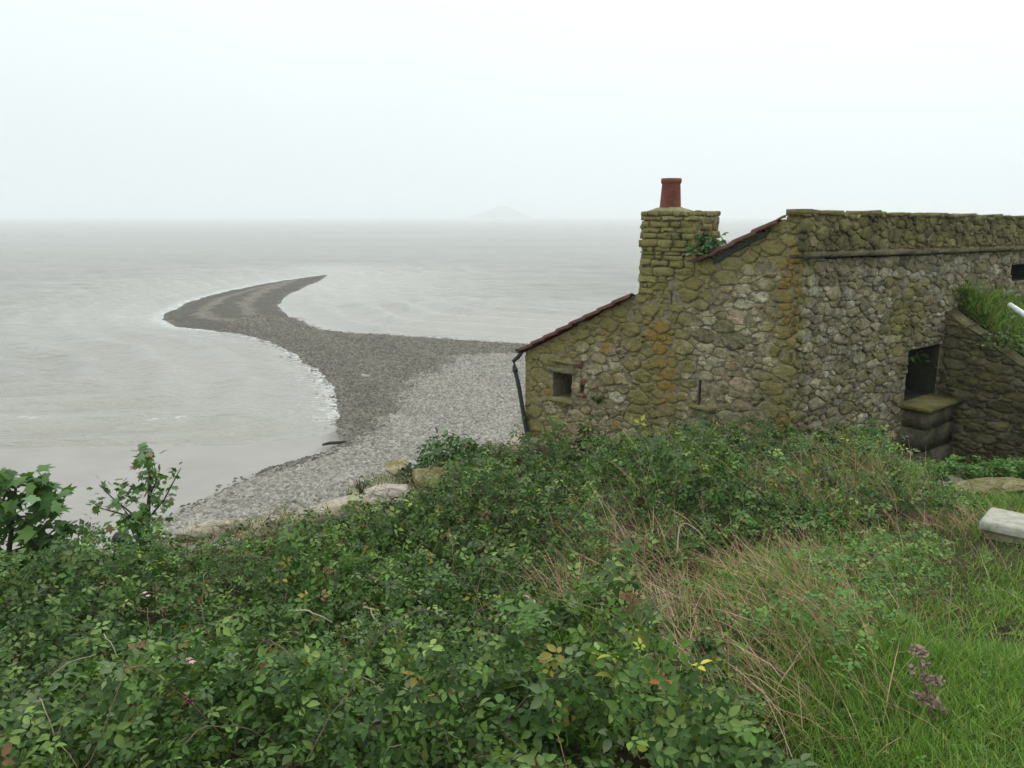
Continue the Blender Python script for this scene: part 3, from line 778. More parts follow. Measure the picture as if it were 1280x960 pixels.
# flaunching and pot
pu = CH.hit(838, 256, -cd / 2)[0]; pc = CH.p(pu, ct, -cd / 2)
V, F = [], []
nv = 16
for r_, z_ in ((.36, -.02), (.30, .008), (.20, .04), (.145, .055)):
    for k in range(nv):
        a = 2 * math.pi * k / nv
        f_ = 1 / max(abs(math.cos(a)), abs(math.sin(a))) if r_ == .36 else 1
        f_ = min(f_, 1.25); du, dh = math.cos(a) * r_ * f_, math.sin(a) * r_ * f_ * (cd / 2 / .40 if r_ > .3 else min(1, cd / .62))
        V.append(CH.p(pu + du, ct + z_ + rnd.uniform(-.006, .006), -cd / 2 + dh))
for i in range(3):
    for k in range(nv):
        F.append((i * nv + k, i * nv + (k + 1) % nv, (i + 1) * nv + (k + 1) % nv, (i + 1) * nv + k))
F.append(tuple(3 * nv + k for k in range(nv)))
child('flaunching', mesh_py('flaunching', V, F, M_FLAUNCH, True), ch, (0, 0, 0))
pt = CH.hit(838, 223, -cd / 2)[1] - ct
prof = [(.142, .02), (.139, .08), (.121, pt - .075), (.123, pt - .07), (.133, pt - .06), (.136, pt - .03), (.132, pt), (.118, pt), (.112, pt - .05), (.11, .2)]
V, F = [], []; nv = 28
for r_, z_ in prof:
    for k in range(nv):
        a = 2 * math.pi * k / nv; V.append(pc + np.array((math.cos(a) * r_, math.sin(a) * r_, z_)))
for i in range(len(prof) - 1):
    for k in range(nv):
        F.append((i * nv + k, i * nv + (k + 1) % nv, (i + 1) * nv + (k + 1) % nv, (i + 1) * nv + k))
F.append(tuple((len(prof) - 1) * nv + k for k in range(nv)))
o = child('chimney_pot', mesh_py('chimney_pot', V, F, M_POT, True), ch, (0, 0, 0)); o['label'] = 'terracotta chimney pot with a rolled rim'

# roof of pantiles
f3 = np.array((fdir[0], fdir[1], 0.0)); sl = GAB.p(UA, roofline(UA)) - GAB.p(ul, eave[1]); SLEN = np.linalg.norm(sl); sl /= SLEN
rn = np.cross(sl, f3); rn = rn if rn[2] > 0 else -rn; rn /= np.linalg.norm(rn)
r0 = GAB.p(ul, eave[1]) + rn * .012
Vr = [r0 - sl * .03 + f3 * .06, r0 + sl * (SLEN + .02) + f3 * .06, r0 + sl * (SLEN + .02) + f3 * 6.4, r0 - sl * .03 + f3 * 6.4]
Vr += [v - rn * .03 for v in Vr]
roof = child('roof', mesh_py('roof', Vr, [(0, 1, 2, 3), (7, 6, 5, 4), (0, 4, 5, 1), (1, 5, 6, 2), (2, 6, 7, 3), (3, 7, 4, 0)], M_TIMBER), bld, BL)
def pantile():
    prof = [(-.02, .000), (.02, .040), (.055, .052), (.09, .036), (.125, .008), (.17, -.004), (.215, .010), (.235, .022)]
    V, F = [], []
    for t in (0, 1):
        for (a, h) in prof:
            for dh in (0, -.014):
                V.append((t * .36, a, h + dh + (.028 if t == 0 else 0.0)))
    n = len(prof); ix = lambda t, i, d: t * 2 * n + 2 * i + d
    for i in range(n - 1):
        F.append((ix(0, i, 0), ix(0, i + 1, 0), ix(1, i + 1, 0), ix(1, i, 0))); F.append((ix(0, i, 1), ix(1, i, 1), ix(1, i + 1, 1), ix(0, i + 1, 1)))
        for t in (0, 1): F.append((ix(t, i, 0), ix(t, i, 1), ix(t, i + 1, 1), ix(t, i + 1, 0)))
    for i in (0, n - 1): F.append((ix(0, i, 0), ix(1, i, 0), ix(1, i, 1), ix(0, i, 1)))
    return V, F
TV, TF = pantile(); tile_me = mesh_py('tile', TV, TF, M_TILE)
B = np.stack([sl, f3, rn], 1)
rowstep = .285; nrow = int((SLEN + .05) / rowstep) + 1; restV, restF = [], []
for i in range(nrow):
    for j in range(29):
        o3 = r0 + sl * (-.07 + i * rowstep) + f3 * (-.075 + j * .215) + rn * (.006 + rnd.uniform(0, .012))
        uc = ul + (i + .5) * rowstep * (UA - ul) / SLEN
        if c0 - .10 < uc < c1 + .02 and j * .215 < cd + .02: continue
        if uc > UA: continue
        if j < 2:
            o = child('tile', tile_me, roof, (0, 0, 0))
            a = rnd.uniform(-.03, .03)
            R = Matrix(B.tolist()).to_4x4() @ Matrix.Rotation(a, 4, 'Z')
            o.matrix_basis = Matrix.Translation(o3) @ R
        else:
            q = len(restV); restV += [o3 + B @ np.array(v) for v in TV]; restF += [tuple(a + q for a in f) for f in TF]
o = child('tile_field', mesh_py('tile_field', restV, restF, M_TILE), roof, (0, 0, 0)); o['kind'] = 'stuff'
# verge board on the upper slope
ub0 = GAB.hit(893, 330)[0]; ub1 = GAB.hit(962, 290)[0]
V = [GAB.p(u, roofline(u) + dv, h) for h in (.0, .045) for u, dv in ((ub0, -.065), (ub1, -.04), (ub1, .008), (ub0, .008))]
child('verge_board', mesh_py('verge_board', V, [(4, 5, 6, 7), (0, 1, 5, 4), (1, 2, 6, 5), (2, 3, 7, 6), (3, 0, 4, 7)], M_TIMBER), bld, BL)
# gutter and downpipe
GP = lambda px, py, h=.07: GAB.p(*GAB.hit(px, py, h), h)
e0 = GP(650, 439); V, F = [], []
for i, t in enumerate((0, 6.2)):
    for k in range(9):
        a = math.pi + math.pi * k / 8
        for r_ in (.055, .047): V.append(e0 + f3 * (t - .05) - GAB.U * (math.cos(a) * r_) + Z3 * (math.sin(a) * r_ + .03))
n = 18
for k in range(8):
    F += [(2 * k, 2 * k + 2, n + 2 * k + 2, n + 2 * k), (2 * k + 1, n + 2 * k + 1, n + 2 * k + 3, 2 * k + 3), (2 * k, 2 * k + 1, 2 * k + 3, 2 * k + 2)]
child('gutter', mesh_py('gutter', V, F, M_PIPE), bld, BL)
pts = [GP(652, 440), GP(648, 446), GP(642, 451), GP(643, 458), GP(649, 485), GP(654, 515), GP(658, 538), GP(660, 548), GP(666, 554)]
child('downpipe', mesh_py('downpipe', *tube(pts, [.034] * len(pts), 10), M_PIPE, True), bld, BL)
for (x_, y_) in ((643.5, 460), (655, 520)):
    q = GP(x_, y_); q2 = GP(x_ + 1, y_ + 5)
    child('pipe_collar', mesh_py('pipe_collar', *tube([q, q2], [.043, .043], 10), M_PIPE, True), bld, BL)

# the projecting wing wall beside the niche
wu = FRO.hit(1180, 400)[0]; WP = Plane(FRO.p(wu, 0, .0)[:2], FRO.N[:2])
wt0 = WP.hit(1180, 389)[1]; wt1u, wt1 = WP.hit(1280, 461); WL = 3.4
wtop = lambda u: wt0 + (wt1 - wt0) * u / wt1u
WLOC = (*FRO.p(wu, 0)[:2], ZB)
wing = empty('wing_wall', WLOC, 'low dark mossy stone wall sloping down from the building beside the niche', 'wall')
wb = child('wall', wall_slab(WP, [(0.0, -.5), (WL, -.5), (WL, wtop(WL)), (0.0, wtop(0))], [], 0, M_MORTAR, -WP.N * .42), wing, WLOC)
w_t = lambda u, v: (.15, .5, .68)
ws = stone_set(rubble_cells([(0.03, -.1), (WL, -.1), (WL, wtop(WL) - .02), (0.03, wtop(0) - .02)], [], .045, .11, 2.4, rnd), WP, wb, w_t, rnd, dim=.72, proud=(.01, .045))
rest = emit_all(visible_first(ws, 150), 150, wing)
off, Vs, Fs = 0, [], []
for s in rest:
    Vs.append(s['V']); Fs.append(s['F'] + off); off += len(s['V'])
if rest:
    o = child('small_stones', mesh_np('small_stones', np.vstack(Vs), np.vstack(Fs), M_STONE, cols=np.vstack([s['col'] for s in rest]),
          attrs={'tint': np.vstack([s['tint'] for s in rest])}), wing, WLOC); o['kind'] = 'stuff'
uu = 0.0
while uu < WL - .1:
    w_ = min(rnd.uniform(.12, .34), WL - uu); a, b = uu, uu + w_ - .01
    V = [WP.p(u, wtop(u) + dv + rnd.uniform(-.02, .02), h + rnd.uniform(-.02, .02)) for h in (-.30, .02) for u, dv in ((a, .0), (b, .0), (b, .03), (a, .03))]
    me = mesh_np('coping_stone', np.array(V), np.array([(4, 5, 6, 7), (0, 1, 5, 4), (1, 2, 6, 5), (2, 3, 7, 6), (3, 0, 4, 7)]), M_STONE,
                 cols=np.tile((.20, .175, .115), (8, 1)), attrs={'tint': np.tile((.1, .5, 0.6), (8, 1))})
    child('coping_stone', me, wing, WLOC); uu += w_
# earth bank held up by the wing wall
nb_, mb_ = 14, 24; V = []
for i in range(nb_):
    t = i / (nb_ - 1)
    for j in range(mb_):
        s_ = j / (mb_ - 1)
        A_ = WP.p(s_ * WL, 0, -.38); B_ = FRO.p(wu + .3 + s_ * (FL - wu - .5), -.35 * s_, .02)
        q = A_ * (1 - t) + B_ * t; z_ = ZB + wtop(s_ * WL) * (1 - t) + (wt0 + .2 - .45 * s_) * t + .1 * math.sin(t * 3.14)
        V.append((q[0], q[1], z_ + .1 * (float(fbm(np.array(q[0] * 2), np.array(q[1] * 2))) - .5)))
BANK = np.array(V).reshape(nb_, mb_, 3)
o = link('bank', mesh_np('bank', BANK.reshape(-1, 3), grid_faces(nb_, mb_)[:, ::-1], M_SOIL, attrs={'edge': np.full(nb_ * mb_, .1)}, smooth=True))
tag(o, 'earth bank behind the sloping wing wall', kind='structure')

# ------------------------------------------------------------------ rocks
def rock(name, label, loc, size, col, tint, seed, rotz=0.0, flat=0.5, group=None, cat='rock'):
    r = np.random.default_rng(seed)
    n1, n2 = 30, 18
    V = []
    ph = r.uniform(0, 6.28, (7, 3)); fr = r.normal(0, 1.6, (7, 3))
    cuts = [(d / np.linalg.norm(d), r.uniform(.50, .82)) for d in r.normal(0, 1, (12, 3))]
    for j in range(n2 + 1):
        th = math.pi * j / n2
        for i in range(n1):
            a = 2 * math.pi * i / n1
            d = np.array((math.sin(th) * math.cos(a), math.sin(th) * math.sin(a), math.cos(th)))
            p = d / (np.sum(np.abs(d) ** 4) ** .25) * .95
            for nrm, off in cuts:                      # broken flat faces
                e_ = p @ nrm - off
                if e_ > 0: p = p - nrm * e_ * .96
            # bedding: stepped layers and small breaks
            lay = math.floor((p[2] + .25 * p[0]) * 3.2 + ph[0, 0]); p = p * (1 + .09 * math.sin(lay * 5.1 + ph[1, 0]) + .05 * math.sin(fr[2] @ p * 3 + ph[2, 0]) + .035 * math.sin(fr[3] @ p * 7 + ph[3, 0]))
            p = p + r.normal(0, .014, 3) * (0 if j in (0, n2) else 1)
            V.append(p * np.array(size) * .5)
    F = []
    for j in range(n2):
        for i in range(n1):
            F.append((j * n1 + i, (j + 1) * n1 + i, (j + 1) * n1 + (i + 1) % n1, j * n1 + (i + 1) % n1))
    V = np.array(V)
    cc = np.tile(np.array(col), (len(V), 1)); tt = np.tile(np.array(tint, float), (len(V), 1))
    o = link(name, mesh_np(name, V, np.array(F), M_ROCK, cols=cc, attrs={'tint': tt}))
    o.location = loc; o.rotation_euler = (r.uniform(-.1, .1), r.uniform(-.1, .1), rotz)
    return tag(o, label, cat, group)
m = Mat('limestone_rock', 0.95, 0.12)
c = m.attr('col'); t = m.sep(m.attr('tint')); n1 = m.noise(7, 6, .65); n2 = m.noise(36, 5, .6); n4 = m.noise(11, 5, .7)
c = m.mix(1.0, c, m.ramp(m.math('ADD', m.math('MULTIPLY', n1, .5), m.math('MULTIPLY', n2, .5)), (.34, .30), (.66, 1.35)), 'MULTIPLY')
ck = m.vor(4.5, m.scaled((1, 1, 2.2)), 'DISTANCE_TO_EDGE'); c = m.mix(m.ramp(ck, (0., .75), (.045, 0.)), c, (.06, .05, .035))
c = m.mix(m.math('MULTIPLY', m.ramp(m.math('ADD', n4, m.math('MULTIPLY', t[1], .42)), (.58, 0.), (.8, 1.)), .8), c, (.16, .14, .03))
c = m.mix(m.math('MULTIPLY', m.ramp(m.math('ADD', n2, m.math('MULTIPLY', t[0], .45)), (.68, 0.), (.85, 1.)), .8), c, (.34, .22, .05))
m.color(c); m.normal(m.bump(m.math('ADD', n1, m.math('MULTIPLY', n2, .4)), .9, .07)); M_ROCK = m.m
PALE = (.44, .39, .30)
def gz(x, y): return float(ground_full(np.array([x]), np.array([y]))[0])
def rock_px(label, px, py, y, w_, h_, d_, col, tint, seed, **kw):
    q = at_y(px, py, y)
    return rock('limestone_rock', label, (q[0], y, q[2] - .04), (w_ * 1.12, d_ * 1.2, h_ * 1.15), col, tint, seed, group='pale rocks along the cliff edge', **kw)
rock_px('long pale cream rock ledge on the cliff edge beside the mud', 258, 664, 7.9, .75, .20, .45, PALE, (.15, .2, 0), 3, rotz=.25)
rock_px('cream rock peeping over the brambles above the pebbles', 352, 650, 8.2, .30, .16, .3, PALE, (.1, .2, 0), 4)
rock_px('small whitish rock at the bramble edge below the grey beach', 405, 644, 8.5, .30, .16, .3, (.55, .52, .45), (.0, .1, 0), 5)
rock_px('broad flat pinkish white rock slab on the cliff edge', 474, 617, 9.0, .62, .24, .5, (.50, .43, .36), (0, 0, 0), 6, rotz=.1)
rock_px('upright yellowish furrowed rock beside the green shrub', 543, 605, 9.6, .52, .46, .42, (.30, .26, .16), (.15, .5, 0), 8)
rock_px('small ochre rock at the cliff edge above the pink slab', 497, 584, 10.2, .40, .17, .35, (.38, .33, .2), (.2, .3, 0), 9)
rock_px('low ochre lichened rock below the pink slab', 452, 636, 8.5, .42, .18, .3, (.34, .30, .18), (.3, .4, 0), 10)
rock_px('pale stony ledge at the foot of the downpipe', 640, 566, 11.9, .95, .34, .6, (.46, .41, .32), (.05, .25, 0), 12, rotz=-.5)
rock_px('flat cream stone below the gable plinth', 722, 584, 11.1, .42, .16, .3, (.5, .45, .34), (.05, .1, 0), 13, rotz=-.6)
rock_px('jagged buff rock between the green shrub and the downpipe', 606, 578, 11.0, .45, .24, .4, (.44, .39, .30), (.1, .3, 0), 23, rotz=-.3)
rock_px('low cream rubble stone in front of the gable plinth', 686, 580, 11.3, .5, .2, .35, (.46, .41, .31), (.05, .25, 0), 24, rotz=-.7)
rock_px('lichened brown boulder under the sycamore sapling', 60, 716, 6.6, .75, .35, .5, (.14, .11, .06), (.4, .5, 0), 15)
rock_px('rounded dark rock at the foot of the thin sapling', 152, 668, 7.4, .22, .16, .2, (.09, .08, .07), (0, .1, 0), 16)
q = at_y(1188, 612, 9.3); tag(rock('grey_boulder', 'small grey boulder beside the dark niche pier', (q[0], 9.3, gz(q[0], 9.3) + .07), (.32, .28, .2), (.27, .25, .2), (0, .25, 0), 17), 'small grey boulder lying in front of the niche pier', 'rock')
q = at_y(1240, 626, 8.85); rock('stone_slab', 'long flat buff stone slab in the grass before the wing wall', (q[0], 8.85, gz(q[0], 8.85) + .05), (1.5, .5, .22), (.34, .30, .18), (.1, .45, 0), 18, rotz=.12)
# squared stone block at the frame's right edge
q = at_y(1231, 662, 6.0); q1 = at_y(1330, 688, 5.65); zb_ = gz(q[0] + .3, 5.8) - .05
blk = empty('stone_block', (q[0], q[1], zb_), 'squared pale stone block standing in the grass by the path', 'stone block')
ax = (q1 - q); ax[2] = 0; ax /= np.linalg.norm(ax); ay = np.array((-ax[1], ax[0], 0)); zt_ = at_y(1240, 648, 6.05)[2]
def boxrot(o_, ax, ay, l, w, z0, z1, bev=.02):
    V = []
    for (zz_, b_) in ((z0, 0), (z1 - bev, 0), (z1, bev)):
        for (s_, t_) in ((0, 0), (1, 0), (1, 1), (0, 1)):
            V.append(o_ + ax * (b_ + s_ * (l - 2 * b_)) + ay * (b_ + t_ * (w - 2 * b_)) + Z3 * (zz_ - o_[2]))
    F = [(8, 9, 10, 11)]
    for r_ in (0, 4):
        for i in range(4): F.append((r_ + i, r_ + (i + 1) % 4, r_ + 4 + (i + 1) % 4, r_ + 4 + i))
    return np.array(V), np.array(F)
V, F = boxrot(q, ax, ay, 1.1, .34, zb_, zt_ - .065, .005)
child('block', mesh_np('block', V, F, M_BLOCK, cols=np.tile((.24, .21, .14), (len(V), 1)), attrs={'tint': np.tile((.2, .5, 0.), (len(V), 1))}), blk, None)
V, F = boxrot(q - ax * .04 - ay * .03, ax, ay, 1.15, .40, zt_ - .067, zt_ + .01, .02)
child('cap', mesh_np('cap', V, F, M_CAP, cols=np.tile((.42, .40, .34), (len(V), 1)), attrs={'tint': np.tile((0., .1, 0.), (len(V), 1))}), blk, None)
# driftwood and a white scrap on the spit
a_, b_ = at_z(403, 556, .35), at_z(433, 552, .45)
o = link('driftwood', mesh_py('driftwood', *tube([a_, a_ * .66 + b_ * .34 + Z3 * .03, a_ * .33 + b_ * .67, b_], [.05, .075, .07, .045], 7), M_WOOD))
tag(o, 'dark driftwood log at the water edge where spit meets beach', 'driftwood')
q = at_z(457, 472, .85)
o = rock('chalk_lump', 'white lump of stone lying alone on the dark spit', (q[0], q[1], q[2] + .1), (.5, .35, .3), (.7, .69, .65), (0, 0, 0), 21)
# white painted rail end on the bank
pts = [at_y(1262, 381, 10.9), at_y(1275, 390, 10.7), at_y(1310, 412, 10.3)]
o = link('white_rail', mesh_py('white_rail', *tube(pts, [.036, .04, .04], 10), M_WHITE, True)); tag(o, 'white painted rail end poking out of weeds by the wall', 'rail')

# ------------------------------------------------------------------ plants
LEAFLET = np.array([(0, 0, 0), (-.17, .16, .03), (.17, .16, .03), (-.29, .40, .07), (.29, .40, .07), (-.22, .70, .04), (.22, .70, .04), (0, 1.0, -.12), (0, .42, -.04), (0, .70, -.07)])
LEAFTRI = np.array([(0, 8, 1), (0, 2, 8), (1, 8, 3), (2, 4, 8), (3, 8, 9), (3, 9, 5), (8, 4, 6), (8, 6, 9), (5, 9, 7), (9, 6, 7)])
def compound(n):
    angs = {3: [(0, 1.0, 0.34), (1.35, .85, .10), (-1.3, .8, .10)], 5: [(0, 1.0, .36), (1.05, .85, .2), (-1.0, .88, .2), (2.0, .62, .06), (-1.95, .6, .06)], 1: [(0, 1, 0)]}[n]
    V, F = [], []
    for q, (a, s_, off) in enumerate(angs):
        c_, n_ = math.cos(a), math.sin(a)
        v = LEAFLET * np.array((1, 1, 1)) * s_ + np.array((0, off, 0))
        r_ = np.stack([v[:, 0] * c_ - v[:, 1] * n_, v[:, 0] * n_ + v[:, 1] * c_, v[:, 2] - .10 * abs(a) * v[:, 1]], -1)
        V.append(r_); F.append(LEAFTRI + 10 * q)
    return np.vstack(V), np.vstack(F)
def leaf_cols(k, pal, w, r):
    idx = r.choice(len(pal), k, p=np.array(w) / sum(w)); c_ = np.array(pal)[idx]
    return c_ * r.uniform(.7, 1.3, (k, 1)) * r.uniform(.93, 1.07, (k, 3))
BR_PAL = [(.032, .066, .015), (.060, .115, .025), (.100, .172, .038), (.165, .235, .062), (.27, .21, .04), (.16, .085, .04), (.105, .140, .068)]
BR_W = [32, 34, 22, 9, .9, 1.3, 8]

def bram_h(x, y):
    sd = sdist(x, y, BRAM)
    h = .62 + .42 * (fbm(x * .75 + 3, y * .75) - .5) * 2 * .7 + .22 * (fbm(x * 2.6, y * 2.6 + 5) - .5) * 2
    h = h + .10 * np.exp(-((x - 2.4) / 1.3) ** 2 - ((y - 8.5) / 1.0) ** 2) - .16 * sstep(9.0, 10.3, y) - .34 * sstep(2.1, 1.3, x) * sstep(8.6, 9.5, y)
    h = h + .30 * (np.abs(fbm(x * 2.1 + 15, y * 2.1 + 4, 3) - .5) * 4 - .35)
    h = np.maximum(h, .34 - .14 * sstep(2.1, 1.3, x) * sstep(8.6, 9.5, y))
    return h * (.35 + .65 * sstep(-.05, .5, sd)), sd
def bram_leaves(n, seed, ymin, ymax, smin, smax, xhalf=.80):
    r = np.random.default_rng(seed)
    y = np.sqrt(r.uniform(ymin ** 2, ymax ** 2, n)); x = r.uniform(-xhalf, xhalf, n) * (y + .6)
    h, sd = bram_h(x, y); ok = (sd > -.05); x, y, h, sd = x[ok], y[ok], h[ok], sd[ok]; k = len(x)
    depth = r.random(k) ** 1.5 * np.minimum(h * .85, .50)
    # shoots carry their leaves in clumps; between them one looks down into the dark
    keep_ = (r.random(k) < np.where(y > 6, .38, .14) + sstep(.36, .58, fbm(x * 3.6 + 7, y * 3.6 + 2, 3))) | (depth > .22)
    x, y, h, sd, depth = x[keep_], y[keep_], h[keep_], sd[keep_], depth[keep_]; k = len(x)
    z = ground_full(x, y) + h - depth + r.normal(0, .025, k) + .10 * (fbm(x * 3.6 + 7, y * 3.6 + 2, 3) - .5)
    s = r.uniform(smin, smax, k) * (.55 + .85 * fbm(x * 1.3 + 20, y * 1.3))
    # face mostly up and outwards along the canopy's own slope
    e_ = .12
    hx = (bram_h(x + e_, y)[0] - bram_h(x - e_, y)[0]) / (2 * e_); hy = (bram_h(x, y + e_)[0] - bram_h(x, y - e_)[0]) / (2 * e_)
    yaw = r.uniform(0, 6.283, k)
    M0 = rot_y(np.clip(-np.arctan(hx), -.8, .8) * -.7) @ rot_x(np.clip(np.arctan(hy), -.8, .8) * .7) @ rot_z(yaw) @ rot_x(r.normal(-.15, .5, k)) @ rot_y(r.normal(0, .48, k))
    M = M0 * s[:, None, None]
    c_ = leaf_cols(k, BR_PAL, BR_W, r)
    patch = fbm(x * .8 + 40, y * .8 + 11)[:, None]
    c_ = c_ * (.70 + .65 * patch) * np.clip(1.12 - .9 * depth[:, None], .7, 1.12) ** 0
    c_ = np.where((fbm(x * 1.9 + 60, y * 1.9) > .70)[:, None] & (r.random((k, 1)) < .25), c_ * np.array((2.3, 1.45, .8)), c_)
    return np.stack([x, y, z], -1), M, c_, depth
def join_scatter(sets):
    Vs, Fs, Cs, off = [], [], [], 0
    for (TV, TF, M, P, c_) in sets:
        if not len(P): continue
        V, F = scatter(TV, TF, M, P); Vs.append(V); Fs.append(F + off); off += len(V); Cs.append(np.repeat(c_, len(TV), 0))
    return np.vstack(Vs), np.vstack(Fs), np.vstack(Cs)
T3, T5 = compound(3), compound(5)
def reduce_leaf(T, idx, tris):
    n = len(T[0]) // 10; V = np.vstack([T[0][10 * q:10 * q + 10][idx] for q in range(n)]); m_ = len(idx)
    return V, np.vstack([np.array(tris) + m_ * q for q in range(n)])
MIDI, MIDT = [0, 3, 4, 7, 8], [(0, 4, 1), (0, 2, 4), (1, 4, 3), (4, 2, 3)]
FARI, FART = [0, 3, 4, 7], [(0, 3, 1), (0, 2, 3)]
LODS = [(T3, T5), (reduce_leaf(T3, MIDI, MIDT), reduce_leaf(T5, MIDI, MIDT)), (reduce_leaf(T3, FARI, FART), reduce_leaf(T5, FARI, FART))]
bram = empty('bramble_thicket', (-1.5, 5.0, float(ground_z(np.array(-1.5), np.array(5.0)))), 'dense green bramble thicket covering the slope in front of the building', 'bramble')
sets = []
near = []
for (n, sd_, y0, y1, s0, s1) in ((21000, 31, 1.3, 3.6, .028, .064), (34000, 32, 3.6, 6.2, .034, .068), (62000, 33, 6.2, 11.2, .042, .076)):
    P, M, c_, dp = bram_leaves(n, sd_, y0, y1, s0, s1)
    five = np.arange(len(P)) % 3 == 0
    if y0 < 2:                                     # the biggest leaves near the viewer become parts of their own
        px_ = P[:, 0] / P[:, 1]
        cand = np.where((dp < .05) & five & (np.abs(px_) < .66) & (P[:, 1] > 1.9))[0]
        cand = cand[np.argsort(-np.linalg.norm(M[cand][:, :, 0], axis=1) / P[cand, 1])][:260]
        near = [(P[i], M[i], c_[i]) for i in cand]
        keep = np.ones(len(P), bool); keep[cand] = False
        P, M, c_, five = P[keep], M[keep], c_[keep], five[keep]
    q3, q5 = LODS[0 if y0 < 2 else (1 if y0 < 5 else 2)]
    sets.append((*q5, M[five], P[five], c_[five])); sets.append((*q3, M[~five], P[~five], c_[~five]))
V, F, Cc = join_scatter(sets)
o = child('foliage', mesh_np('foliage', V, F, M_LEAF, cols=Cc), bram, None); o['kind'] = 'stuff'
leaf_me = [mesh_np('leaf', *T5, M_LEAF, cols=np.tile(np.array(c_), (len(T5[0]), 1))) for c_ in
           [(.036, .072, .016), (.060, .11, .024), (.095, .155, .036), (.14, .205, .052), (.10, .145, .066), (.22, .18, .04)]]
for i, (p_, m_, c_) in enumerate(near):
    o = link('leaf', leaf_me[5 if i % 47 == 11 else i % 5], bram)
    o.matrix_parent_inverse = Matrix.Translation(-Vector(bram.location))
    o.matrix_basis = Matrix.Translation(p_) @ Matrix(m_.tolist()).to_4x4()
# canes arching through the leaves
def cane(points, r0, mat, parent=bram, name='cane', sides=5):
    pts = [np.array(p) for p in points]
    # smooth through the points
    out = []
    for i in range(len(pts) - 1):
        p0, p1, p2, p3 = pts[max(i - 1, 0)], pts[i], pts[i + 1], pts[min(i + 2, len(pts) - 1)]
        for t in (0, .25, .5, .75):
            out.append(.5 * ((2 * p1) + (-p0 + p2) * t + (2 * p0 - 5 * p1 + 4 * p2 - p3) * t * t + (-p0 + 3 * p1 - 3 * p2 + p3) * t ** 3))
    out.append(pts[-1]); n = len(out)
    out = [p + rng.normal(0, .003, 3) for p in out]
    return child(name, mesh_py(name, *tube(out, [r0 * (1 - .6 * i / n) for i in range(n)], sides), mat, True), parent, None)
def canopy(x, y): 
    a, b = np.array([x]), np.array([y]); return float(ground_full(a, b)[0] + bram_h(a, b)[0][0])
DEAD = [[(70, 945, 2.6), (68, 920, 2.6), (55, 885, 2.62), (49, 862, 2.65)], [(68, 922, 2.6), (80, 900, 2.58), (94, 876, 2.56)], [(60, 955, 2.55), (75, 930, 2.56), (98, 955, 2.55)],
        [(474, 962, 2.6), (482, 938, 2.62), (500, 930, 2.65), (520, 936, 2.68), (540, 958, 2.66)], [(555, 852, 3.0), (568, 866, 3.0), (578, 885, 2.98), (582, 900, 2.95)],
        [(545, 893, 2.8), (556, 912, 2.8), (565, 938, 2.75)], [(420, 826, 3.2), (440, 842, 3.2), (460, 850, 3.2), (480, 857, 3.15)], [(60, 840, 2.95), (85, 828, 3.0), (118, 812, 3.1)],
        [(370, 757, 4.0), (392, 766, 4.0), (415, 772, 4.0)], [(455, 752, 4.0), (465, 765, 4.0), (475, 780, 3.95)], [(128, 785, 3.5), (140, 805, 3.45), (150, 822, 3.4)],
        [(965, 645, 7.0), (1000, 628, 7.1), (1028, 626, 7.1), (1030, 660, 7.0), (1029, 690, 6.8)], [(1030, 640, 7.1), (1045, 615, 7.2), (1065, 605, 7.2)],
        [(845, 690, 5.2), (850, 660, 5.3), (862, 656, 5.3), (880, 668, 5.2)], [(1140, 625, 8.6), (1160, 608, 8.7), (1185, 600, 8.7)],
        [(720, 760, 3.9), (745, 780, 3.8), (775, 800, 3.7)], [(655, 738, 4.1), (668, 752, 4.0), (672, 760, 3.95)], [(800, 872, 2.9), (820, 885, 2.9), (850, 900, 2.85), (868, 920, 2.8)],
        [(760, 765, 3.8), (772, 778, 3.75), (780, 795, 3.7)], [(825, 860, 3.0), (850, 890, 2.9), (865, 918, 2.85)]]
for pl in DEAD:
    cane([at_y(*p) - Z3 * (.03 if i_ in (0, len(pl) - 1) else 0) for i_, p in enumerate(pl)], .0030 * (1 if pl[0][2] < 4 else 2.2), M_DEADCANE)
rc = random.Random(5)
for k in range(110):
    y = rc.uniform(1.9, 8.8); x = rc.uniform(-.62, .25) * y + (.9 if y > 6 else 0)
    if not in_poly(np.array([x]), np.array([y]), BRAM)[0]: continue
    a = rc.uniform(0, 6.28); L_ = rc.uniform(.3, .8); hh = rc.uniform(.0, .07)
    pts = []
    for t in (0, .25, .5, .75, 1):
        xx, yy = x + math.cos(a) * L_ * t, y + math.sin(a) * L_ * t
        pts.append((xx, yy, canopy(xx, yy) - .10 + (hh + .12) * math.sin(math.pi * min(t * 1.05, 1)) ** .8 * 1.0))
    cane(pts, .0032, M_CANE)
